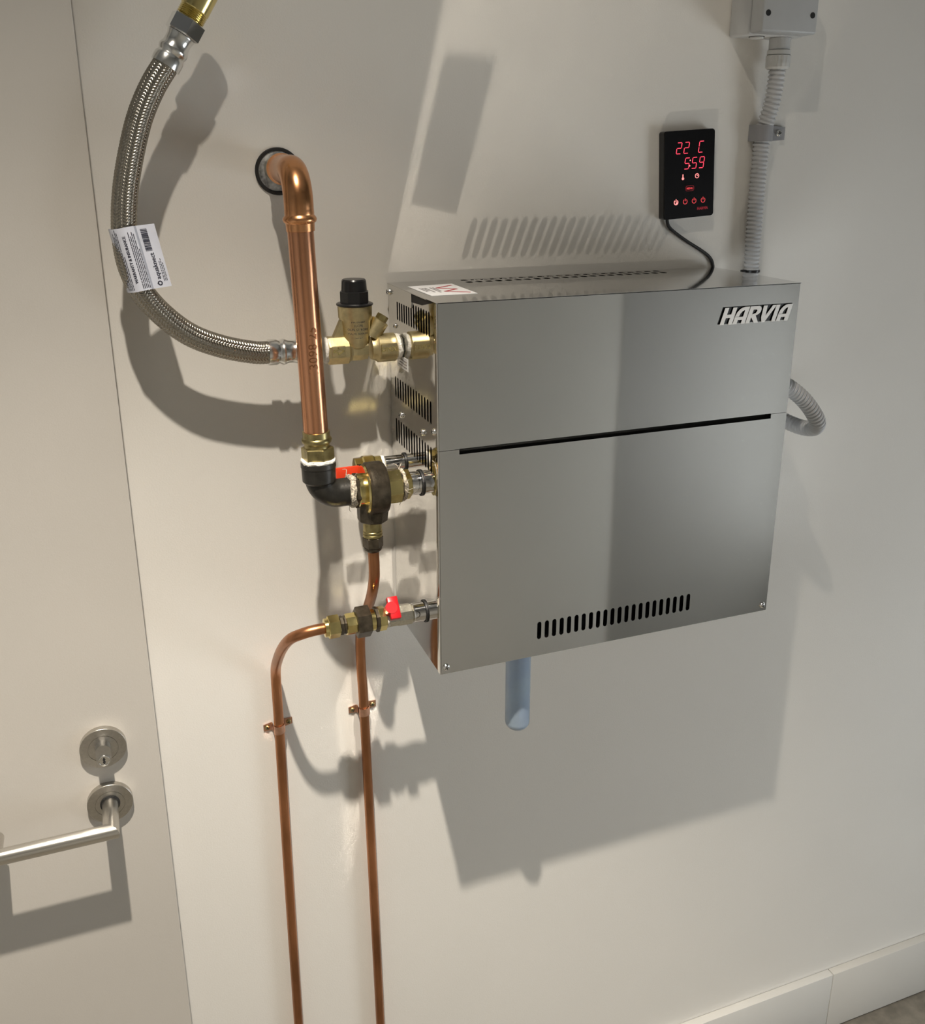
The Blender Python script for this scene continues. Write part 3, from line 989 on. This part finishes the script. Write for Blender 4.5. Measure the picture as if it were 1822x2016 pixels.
pad2 = obj('size_pad', box((-0.0345, VY - 0.0215, VZ - 0.0065), (-0.0120, VY - 0.0175, VZ + 0.0080), 0.0012, 2), 'cast_brass', osk, 30)
inst('raised_size', text_mesh('raised_size', 'DN20', 0.0090, 'brass', 'CENTER', 0.0006, 0, 0.0001), pad2,
     basis((-0.0232, VY - 0.0214, VZ - 0.0025), (1, 0, 0), (0, 0, 1)))
for i, s in enumerate(('PA130389', '1LCPE', 'OLPE ST ROPA', 'PULPE 500KPA', '12125')):
    me = text_mesh('stamped_text', s, 0.0046, 'print_ink', 'CENTER', 0.00005)
    rr = 0.0207 - 0.00045 * i
    for v in me.vertices:
        x, y, z = v.co
        a = x / rr
        v.co = Vector((rr * math.sin(a), y, rr * math.cos(a) + z))
    inst('stamped_text', me, bon, basis((VX, VY, 1.7440 - i * 0.0052), (0.985, -0.05, 0), (0, 0, 1)))
# outlet nipple with tape
obj('thread_tape', ragged_band((-0.0095, VY, VZ - 0.001), (1, 0, 0), 0.0, 0.0060, 0.0160, 0.0016, seed=19), 'thread_tape', pv, 60)
obj('outlet_nut', hexnut((-0.0050, VY, VZ - 0.001), (1, 0, 0), 0.0044, 0.0170, 0.2, 0.1), 'nickel', pv, 0)

# ================================================================== braided hose
hs = thing('flexible_hose', 'braided stainless steel flexible water hose curving beside the door', 'hose', (-0.25, VY, 1.69))
hz = [(-0.1800, -0.0660, 1.7095), (-0.2008, -0.0660, 1.7110), (-0.2388, -0.0670, 1.7210), (-0.2752, -0.0690, 1.7375), (-0.3037, -0.0710, 1.7610), (-0.3272, -0.0725, 1.7905),
      (-0.3400, -0.0735, 1.8220), (-0.3440, -0.0735, 1.8530), (-0.3425, -0.0730, 1.8830), (-0.3368, -0.0715, 1.9180), (-0.3262, -0.0695, 1.9580), (-0.3125, -0.0675, 1.9975),
      (-0.2950, -0.0655, 2.0310), (-0.2760, -0.0645, 2.0580)]
HP, HL = resample(catmull(hz, 12), 0.0006)
NCOL = 16                   # columns of slanted strands round the hose, alternately leaning left and right
PITCH = 0.0037


def braid(s, th):
    u = th / (2 * PI) * NCOL
    c = math.floor(u)
    f = u - c
    w = s / PITCH + (1 if c % 2 else -1) * (f - 0.5) * 1.15
    band = abs(math.sin(PI * w))
    return 0.0138 + 0.0012 * band ** 0.7 * (0.35 + 0.65 * math.sin(PI * f) ** 0.7)


obj('braided_sleeve', add_sweep(bmesh.new(), HP, braid, 144), 'braid_steel', hs, 180)
FE = [(0, 0.0155), (0.0004, 0.0172), (0.0110, 0.0172), (0.0130, 0.0160), (0.0150, 0.0152), (0.0180, 0.0166), (0.0205, 0.0172), (0.0230, 0.0166), (0.0260, 0.0150), (0.0350, 0.0148), (0.0385, 0.0162), (0.0400, 0.0162)]
obj('ferrule', lathe(FE, (-0.1830, -0.0660, 1.7096), (1, 0, -0.035), 40), 'bright_steel', hs, 40)
tdir = Vector((0.0318, 0.0005, 0.0505)).normalized()
t0 = Vector((-0.2790, -0.0645, 2.0535))
obj('ferrule', lathe(FE, t0, tdir, 40), 'bright_steel', hs, 40)
obj('hex_nut', hexnut(t0 + tdir * 0.0405, tdir, 0.0200, 0.0208, 0.15, 0.12), 'chrome', hs, 0)
bm = lathe([(0, 0.0150), (0.019, 0.0150)] + [x for k in range(5) for x in ((0.0195 + 0.0022 * k, 0.0166), (0.0206 + 0.0022 * k, 0.0154))] + [(0.031, 0.0168), (0.055, 0.0168)], t0 + tdir * 0.042, tdir, 40)
obj('brass_tail', bm, 'brass', hs, 20)

# paper tag wrapped round the hose and standing off to the right
tagp = bmesh.new()
# local frame: along the hose (v) and around it (u); the free flap leaves tangentially
c0, c1 = Vector((-0.3435, -0.0732, 1.8745)), Vector((-0.3300, -0.0727, 1.8000))
axis = (c1 - c0).normalized()
sidev = Vector((1, 0, 0)) - axis * axis.x
sidev.normalize()
frontv = axis.cross(sidev)
if frontv.y > 0:
    frontv = -frontv
LT = (c1 - c0).length
RTG = 0.0182


def tag_pt(u, v, off=0.0):
    """u in metres around the tag, v 0..1 down the hose"""
    c = c0.lerp(c1, v)
    a0 = math.radians(212)
    a = a0 - u / RTG
    a_end = math.radians(72)
    umax = (a0 - a_end) * RTG
    if u <= umax:
        dirn = sidev * math.cos(a) + frontv * math.sin(a)
        return c + dirn * (RTG + off)
    dirn = sidev * math.cos(a_end) + frontv * math.sin(a_end)
    tang = sidev * math.sin(a_end) - frontv * math.cos(a_end)
    e = u - umax
    return c + dirn * (RTG + off) + tang * e + axis * (0.10 * e)


U1 = 0.0745
NU, NV = 40, 6
grid = [[(tagp.verts.new(tag_pt(U1 * i / NU, j / NV)), tagp.verts.new(tag_pt(U1 * i / NU, j / NV, -0.0003))) for j in range(NV + 1)] for i in range(NU + 1)]
for i in range(NU):
    for j in range(NV):
        for s in (0, 1):
            tagp.faces.new((grid[i][j][s], grid[i + 1][j][s], grid[i + 1][j + 1][s], grid[i][j + 1][s]))
tg = obj('paper_tag', tagp, 'tag_paper', hs, 60, label='white printed paper tag with barcode wrapped round the hose')


def tag_map(me, u0, v_mid, flip=1):
    """text local x runs up the hose (towards c0), y runs towards smaller u"""
    for v in me.vertices:
        x, y, z = v.co
        v.co = tag_pt(u0 - y, v_mid - x / LT, 0.0003)
    return me


def tag_quad(bm, u0, u1, va, vb, off=0.0003):
    n = max(1, int(abs(u1 - u0) / 0.003))
    for k in range(n):
        a, b = u0 + (u1 - u0) * k / n, u0 + (u1 - u0) * (k + 1) / n
        bm.faces.new([bm.verts.new(tag_pt(*q, off)) for q in ((a, va), (b, va), (b, vb), (a, vb))])


bm = bmesh.new()
tag_quad(bm, 0.0495, 0.0520, 0.0, 1.0, 0.00015)
obj('grey_band', bm, 'tag_band', tg, 60)
bm = bmesh.new()
v = 0.06
rnd = random.Random(21)
while v < 0.40:
    w = rnd.choice((0.006, 0.010, 0.016))
    tag_quad(bm, 0.0555, 0.0635, v, v + w)
    v += w + rnd.choice((0.006, 0.010))
obj('barcode', bm, 'print_ink', tg, 0)
lines = []
for k, (u, ln) in enumerate(((0.0205, 0.90), (0.0225, 0.86), (0.0245, 0.92), (0.0265, 0.88), (0.0285, 0.5), (0.0400, 0.86), (0.0420, 0.80), (0.0440, 0.88), (0.0460, 0.84), (0.0480, 0.62))):
    bm_l = u
    lines.append((u, ln))
bm = bmesh.new()
for u, ln in lines:
    v = 0.97
    while v > 0.97 - ln:
        w = rnd.uniform(0.02, 0.09)
        tag_quad(bm, u, u + 0.0009, v - w, v)
        v -= w + rnd.uniform(0.006, 0.014)
obj('small_print', bm, 'print_ink', tg, 0)
me = tag_map(text_mesh('tag_heading', 'WARRANTY & INSURANCE', 0.0046, 'print_ink', 'CENTER', 0.0, 0, 0.00012), 0.0362, 0.50)
inst('tag_heading', me, tg, Matrix.Identity(4))
me = tag_map(text_mesh('tag_name', 'aquaknect', 0.0078, 'print_ink', 'LEFT', 0.0, 0, 0.00012), 0.0640, 0.86)
inst('tag_name', me, tg, Matrix.Identity(4))
bm = bmesh.new()
for u, ln in ((0.0670, 0.30), (0.0688, 0.36), (0.0706, 0.26)):
    v = 0.90
    while v > 0.90 - ln:
        w = rnd.uniform(0.02, 0.05)
        tag_quad(bm, u, u + 0.0008, v - w, v)
        v -= w + 0.012
obj('small_print', bm, 'print_ink', tg, 0)
# droplet emblem
bm = bmesh.new()
for k in range(14):
    a0, a1 = 2 * PI * k / 14, 2 * PI * (k + 1) / 14
    def pt(a, r):
        return (0.0615 + r * math.cos(a), 0.925 - r * math.sin(a) / LT * 1.0)
    q = [pt(a0, 0.0030), pt(a1, 0.0030), pt(a1, 0.0016), pt(a0, 0.0016)]
    bm.faces.new([bm.verts.new(tag_pt(*x, 0.0003)) for x in q])
bm.faces.new([bm.verts.new(tag_pt(*x, 0.0003)) for x in ((0.0578, 0.925), (0.0600, 0.895), (0.0600, 0.955))])
obj('drop_emblem', bm, 'print_ink', tg, 0)

# ================================================================== pipe clips on the wall


def pipe_clip(x, z, label, tilt):
    c = thing('pipe_clip', label, 'pipe clip', (x, 0, z), 'copper saddle clips on the pipes')
    bm = bmesh.new()
    n, t, hw = 14, 0.0011, 0.0068
    prof = []
    r = RT + 0.0004
    for k in range(n + 1):
        a = PI * k / n
        prof.append((r * math.cos(a), -0.012 - r * math.sin(a)))
    prof = [(0.0225, -0.0004), (0.0105, -0.0004), (0.0088, -0.0020)] + [(r, -0.006)] + prof + [(-r, -0.006)] + [(-0.0088, -0.0020), (-0.0105, -0.0004), (-0.0225, -0.0004)]
    outp = []
    for i, (u, w) in enumerate(prof):
        a = prof[max(0, i - 1)]
        b = prof[min(len(prof) - 1, i + 1)]
        d = Vector((b[0] - a[0], b[1] - a[1])).normalized()
        outp.append((u + d.y * t * -1 * -1, w - d.x * t * -1 * -1))
    rows = []
    for i in range(len(prof)):
        cut = 0.0015 if i in (0, len(prof) - 1) else 0.0
        rows.append([bm.verts.new((x + q[0], min(q[1], -0.0003), z + s * (hw - cut) + tilt * q[0])) for q in (prof[i], (prof[i][0] * (1 + 0.12 * (4 < i < len(prof) - 5)), prof[i][1] - t)) for s in (-1, 1)])
    for a, b in zip(rows, rows[1:]):
        bm.faces.new((a[0], a[1], b[1], b[0]))
        bm.faces.new((a[2], b[2], b[3], a[3]))
        bm.faces.new((a[0], b[0], b[2], a[2]))
        bm.faces.new((a[1], a[3], b[3], b[1]))
    for a in (rows[0], rows[-1]):
        bm.faces.new((a[0], a[2], a[3], a[1]))
    obj('strap', bm, 'copper_clip', c, 35)
    for s in (-1, 1):
        screw(c, (x + s * 0.0165, -0.0014, z + tilt * s * 0.0165), (0, -1, 0), 0.0040, SCREW_CU, 0.3)
    return c


pipe_clip(-0.1954, 1.1103, 'copper saddle clip on the left copper pipe', 0.10)
pipe_clip(-0.0599, 1.1105, 'copper saddle clip on the right copper pipe', 0.08)

# ================================================================== control panel
cpn = thing('control_panel', 'black touch control panel with red glowing digits', 'control panel', (0.473, 0, 1.863))
PC = Vector((0.4800, 0, 1.9277))
PM = Matrix.Translation(PC) @ Matrix.Rotation(math.radians(-3.8), 4, 'Y')
PW, PH, PT = 0.0890, 0.1285, 0.0160


def pxf(bm, z=0):
    for v in bm.verts:
        v.co = PM @ Vector((v.co.x, -v.co.z, v.co.y))
    return bm


def on_panel(bm):
    return pxf(bm)


def rrect(w, h, r, n=5):
    out = []
    for cx, cy, a0 in ((w / 2 - r, h / 2 - r, 0), (-w / 2 + r, h / 2 - r, PI / 2), (-w / 2 + r, -h / 2 + r, PI), (w / 2 - r, -h / 2 + r, 1.5 * PI)):
        for k in range(n + 1):
            a = a0 + PI / 2 * k / n
            out.append((cx + r * math.cos(a), cy + r * math.sin(a)))
    return out


obj('housing', on_panel(polys(bmesh.new(), [rrect(PW, PH, 0.004)], 0.0006, PT - 0.002)), 'black_plastic', cpn, 40)
face = obj('glass_front', on_panel(polys(bmesh.new(), [rrect(PW - 0.001, PH - 0.001, 0.004)], PT - 0.002, PT)), 'black_glass', cpn, 40)
ZF, ZG = PT, PT + 0.0002


def pp(px, py):                # panel picture position (fractions of width and height from top left) to metres
    return ((px - 0.5) * PW, (0.5 - py) * PH)


SEGS = {'2': 'abged', '5': 'afgcd', '9': 'abfgcd', 'C': 'afed'}


def digit(bm, ch, cx, cy, w, h, t, sl=0.16):
    def P(x, y):
        return (cx + x * w + (y - 0.5) * h * sl, cy + (y - 0.5) * h)
    S = {'a': ((-0.42, 1), (0.42, 1)), 'g': ((-0.42, 0.5), (0.42, 0.5)), 'd': ((-0.42, 0), (0.42, 0)),
         'f': ((-0.5, 0.54), (-0.5, 0.96)), 'b': ((0.5, 0.54), (0.5, 0.96)), 'e': ((-0.5, 0.04), (-0.5, 0.46)), 'c': ((0.5, 0.04), (0.5, 0.46))}
    for s in SEGS[ch]:
        a, b = S[s]
        polys(bm, [stroke(P(*a), P(*b), t)], ZF, ZG)


for ch, fx, fy in (('2', 0.285, 0.195), ('2', 0.433, 0.195), ('C', 0.725, 0.195), ('5', 0.445, 0.372), ('5', 0.592, 0.372), ('9', 0.738, 0.372)):
    bm = bmesh.new()
    cx, cy = pp(fx, fy)
    digit(bm, ch, cx, cy, 0.0078, 0.0158, 0.0011)
    obj('digit', on_panel(bm), 'led_red', face, 0)
bm = bmesh.new()
for fy, fx in ((0.340, 0.508), (0.402, 0.500)):
    cx, cy = pp(fx, fy)
    polys(bm, [[(cx + 0.0010 * math.cos(2 * PI * k / 8), cy + 0.0010 * math.sin(2 * PI * k / 8)) for k in range(8)]], ZF, ZG)
obj('colon', on_panel(bm), 'led_pink', face, 0)


def ring(bm, cx, cy, r, t, a0=0.0, a1=2 * PI, n=20):
    for k in range(n):
        a, b = a0 + (a1 - a0) * k / n, a0 + (a1 - a0) * (k + 1) / n
        polys(bm, [[(cx + r * math.cos(a), cy + r * math.sin(a)), (cx + r * math.cos(b), cy + r * math.sin(b)),
                    (cx + (r - t) * math.cos(b), cy + (r - t) * math.sin(b)), (cx + (r - t) * math.cos(a), cy + (r - t) * math.sin(a))]], ZF, ZG)


def disc(bm, cx, cy, r, n=12):
    polys(bm, [[(cx + r * math.cos(2 * PI * k / n), cy + r * math.sin(2 * PI * k / n)) for k in range(n)]], ZF, ZG)


bm = bmesh.new()
cx, cy = pp(0.367, 0.525)
polys(bm, [stroke((cx, cy - 0.001), (cx, cy + 0.0042), 0.0016)], ZF, ZG)
disc(bm, cx, cy - 0.0022, 0.0021)
obj('thermometer_icon', on_panel(bm), 'led_pink', face, 0)
bm = bmesh.new()
cx, cy = pp(0.650, 0.522)
ring(bm, cx, cy, 0.0037, 0.0010)
polys(bm, [stroke((cx, cy), (cx, cy + 0.0024), 0.0007), stroke((cx, cy), (cx + 0.0020, cy), 0.0007)], ZF, ZG)
obj('clock_icon', on_panel(bm), 'led_pink', face, 0)
bm = bmesh.new()
cx, cy = pp(0.507, 0.658)
ol = rrect(0.0150, 0.0075, 0.0030, 4)
for a, b in zip(ol, ol[1:] + ol[:1]):
    polys(bm, [stroke((cx + a[0], cy + a[1]), (cx + b[0], cy + b[1]), 0.0005)], ZF, ZG)
mb = obj('menu_button', on_panel(bm), 'led_faint', face, 0)


def panel_text(s, size, m, fx, fy, parent, bold=0.0):
    me = text_mesh('lettering', s, size, m, 'CENTER', 0.0001, 0, bold)
    x, y = pp(fx, fy)
    mw = PM @ Matrix(((1, 0, 0, x), (0, 0, -1, -PT - 0.0002), (0, 1, 0, y), (0, 0, 0, 1)))
    return inst('lettering', me, parent, mw)


panel_text('MENU', 0.0042, 'led_dim', 0.507, 0.670, mb, 0.0001)
for i, fx in enumerate((0.235, 0.418, 0.598, 0.780)):
    bm = bmesh.new()
    cx, cy = pp(fx, 0.808)
    ring(bm, cx, cy, 0.0040, 0.0010 if i else 0.0014, PI / 2 + 0.6, PI / 2 + 2 * PI - 0.6)
    polys(bm, [stroke((cx, cy + 0.0006), (cx, cy + 0.0048), 0.0011)], ZF, ZG)
    if i == 0:
        disc(bm, cx + 0.0012, cy - 0.0014, 0.0016)
    obj('power_icon', on_panel(bm), 'led_pink' if i == 0 else 'led_dim', face, 0)
panel_text('HARVIA', 0.0056, 'led_faint', 0.770, 0.917, face, 0.0002)
cab = [(0.4535, -0.0055, 1.8670), (0.4525, -0.0050, 1.8580), (0.4600, -0.0045, 1.8465), (0.4885, -0.0040, 1.8284), (0.5215, -0.0040, 1.8105), (0.5370, -0.0040, 1.7995),
       (0.5435, -0.0038, 1.7880), (0.5440, -0.0035, 1.7760), (0.5440, -0.0035, 1.7500)]
obj('cable', sweep(cab, 0.0026, 12, n=8), 'black_rubber', cpn, 60)

# ================================================================== junction box, conduit
jb = thing('junction_box', 'grey plastic junction box on the wall above the conduit', 'junction box', (0.59, 0, 2.123))
JX0, JX1, JZ0, JZ1 = 0.5420, 0.6420, 2.1230, 2.2350
obj('box_base', box((JX0, -0.0490, JZ0), (JX1, -0.0004, JZ1), 0.0035, 3), 'grey_plastic', jb, 40)
lid = obj('box_lid', box((JX0 + 0.0006, -0.0765, JZ0 + 0.0006), (JX1 - 0.0006, -0.0496, JZ1 - 0.0006), 0.0040, 3), 'grey_plastic', jb, 40)
for x in (JX0 + 0.0110, JX1 - 0.0110):  # dark discs on the lid paint the shade of the screw holes
    obj('screw_recess_shade', lathe([(0, 0.0042), (0.0006, 0.0042), (0.0006, 0.0034), (0.0003, 0.0)], (x, -0.0764, JZ0 + 0.0260), (0, -1, 0), 20), 'hole_shade', lid, 30)
obj('knockout_rim', lathe([(0, 0.0115), (0.0006, 0.0115), (0.0006, 0.0)], (JX0 + 0.0290, -0.030, JZ0), (0, 0, -1), 28), 'hole_shade', jb, 30)
obj('knockout_plug', lathe([(0, 0.0100), (0.0022, 0.0100), (0.0030, 0.0090), (0.0030, 0.0)], (JX0 + 0.0290, -0.030, JZ0 - 0.0003), (0, 0, -1), 28), 'pale_grey_plastic', jb, 30)

GX, GY = 0.6135, -0.0300
gl = thing('conduit_gland', 'pale grey ribbed conduit gland under the junction box', 'gland', (GX, GY, 2.085))
obj('gland_stub', lathe([(0, 0.0155), (0.016, 0.0155)], (GX, GY, JZ0 - 0.0005), (0, 0, -1), 32), 'grey_plastic', gl)
obj('gland_collar', lathe([(0, 0.0165), (0.0006, 0.0172), (0.0065, 0.0172), (0.0070, 0.0160)], (GX, GY, JZ0 - 0.0170), (0, 0, -1), 36), 'pale_grey_plastic', gl)
bm = bmesh.new()
seg = 60
rr = [[], []]
prof = [(0, 0.0160), (0.0008, 0.0176), (0.0170, 0.0172), (0.0200, 0.0150), (0.0200, 0.0120)]
rings = []
for t, r in prof:
    rings.append([bm.verts.new((GX + (r + (0.0007 if (k // 2) % 2 and 0.0005 < t < 0.018 else 0)) * math.cos(2 * PI * k / seg),
                                GY + (r + (0.0007 if (k // 2) % 2 and 0.0005 < t < 0.018 else 0)) * math.sin(2 * PI * k / seg), JZ0 - 0.0240 - t)) for k in range(seg)])
for a, b in zip(rings, rings[1:]):
    for k in range(seg):
        bm.faces.new((a[k], a[(k + 1) % seg], b[(k + 1) % seg], b[k]))
bm.faces.new(rings[0])
bm.faces.new(list(reversed(rings[-1])))
obj('gland_nut', bm, 'pale_grey_plastic', gl, 20)

cd = [(GX, GY, 2.082), (0.6138, -0.0290, 2.060), (0.6130, -0.0250, 2.030), (0.6105, -0.0190, 2.005), (0.6085, -0.0150, 1.985), (0.6085, -0.0142, 1.95), (0.6085, -0.0142, 1.90), (0.6098, -0.0142, 1.82),
      (0.6125, -0.0142, 1.75), (0.6180, -0.0150, 1.66), (0.6290, -0.0260, 1.590), (0.6450, -0.0600, 1.548), (0.6560, -0.1050, 1.5360), (0.6560, -0.1450, 1.5410),
      (0.6440, -0.1690, 1.5580), (0.6240, -0.1760, 1.5815), (0.6000, -0.1770, 1.6045), (0.5700, -0.1770, 1.6250), (0.5460, -0.1770, 1.6340)]
CPTS, CL = resample(catmull(cd, 24), 0.00055)
obj_c = obj('flexible_conduit', add_sweep(bmesh.new(), CPTS, lambda s, th: 0.0104 + 0.0022 * (max(0.0, 0.5 + 0.75 * math.cos(2 * PI * s / 0.0066)) ** 0.5 if 0.5 + 0.75 * math.cos(2 * PI * s / 0.0066) > 0 else 0), 20), 'conduit_plastic', None, 180)
tag(obj_c, 'grey corrugated flexible conduit running down beside the cabinet', 'conduit')

cc = thing('conduit_clip', 'dark grey saddle clip holding the corrugated conduit', 'clip', (0.61, 0, 1.988))
bm = bmesh.new()
prof = []
rc = 0.0126
cxc, cyc = 0.6087, -0.0150
for k in range(17):
    a = PI + PI * k / 16 * -1 - 0.0
    prof.append((cxc + rc * math.cos(PI - PI * k / 16), cyc - rc * math.sin(PI - PI * k / 16)))
prof = [(cxc - rc, -0.0004)] + prof + [(cxc + rc, -0.0035), (cxc + rc + 0.002, -0.0010), (0.6585, -0.0010)]
outer = [(cxc - rc - 0.003, -0.0004)] + [(cxc + (rc + 0.003) * math.cos(PI - PI * k / 16), cyc - (rc + 0.003) * math.sin(PI - PI * k / 16)) for k in range(17)] + [(cxc + rc + 0.003, -0.0070), (cxc + rc + 0.0045, -0.0055), (0.6585, -0.0055)]
rows = []
for i, (a, b) in enumerate(zip(prof, outer)):
    hw = 0.0122 if i < len(prof) - 1 else 0.0095
    rows.append([bm.verts.new((q[0], q[1], 1.9885 + s * hw)) for q in (a, b) for s in (-1, 1)])
for a, b in zip(rows, rows[1:]):
    bm.faces.new((a[0], a[1], b[1], b[0]))
    bm.faces.new((a[2], b[2], b[3], a[3]))
    bm.faces.new((a[0], b[0], b[2], a[2]))
    bm.faces.new((a[1], a[3], b[3], b[1]))
for a in (rows[0], rows[-1]):
    bm.faces.new((a[0], a[2], a[3], a[1]))
obj('saddle', bm, 'clip_plastic', cc, 35)
screw(cc, (0.6455, -0.0056, 1.9885), (0, -1, 0), 0.0052, None, 0.3)

# black cable-tie end poking out between conduit and cabinet
ct = thing('cable_tie', 'tiny black cable tie end beside the conduit behind the cabinet top', 'cable tie', (0.595, -0.012, 1.776))
bm = bmesh.new()
add_box(bm, (0.5920, -0.0180, 1.7745), (0.6000, -0.0110, 1.7795), 0.001, 2)
obj('tie_head', bm, 'black_plastic', ct, 40)
obj('tie_band', lathe([(0, 0.0131), (0.0003, 0.0136), (0.0037, 0.0136), (0.0040, 0.0131)], (0.6115, -0.0145, 1.7750), (0, 0, 1), 32), 'black_plastic', ct, 40)

# ================================================================== drain cup under the cabinet
tb = lathe([(0, 0.0), (0.0008, 0.008), (0.004, 0.0145), (0.009, 0.0182), (0.014, 0.0190), (0.155, 0.0190), (0.155, 0.0172), (0.014, 0.0172), (0.009, 0.0164), (0.005, 0.0130), (0.0026, 0.006), (0.0024, 0.0)],
           (0.1445, -0.1550, 1.1180), (0, 0, 1), 48)
o = obj('drain_cup', tb, 'blue_plastic', None, 50)
tag(o, 'pale blue translucent tube hanging under the steel cabinet', 'tube')
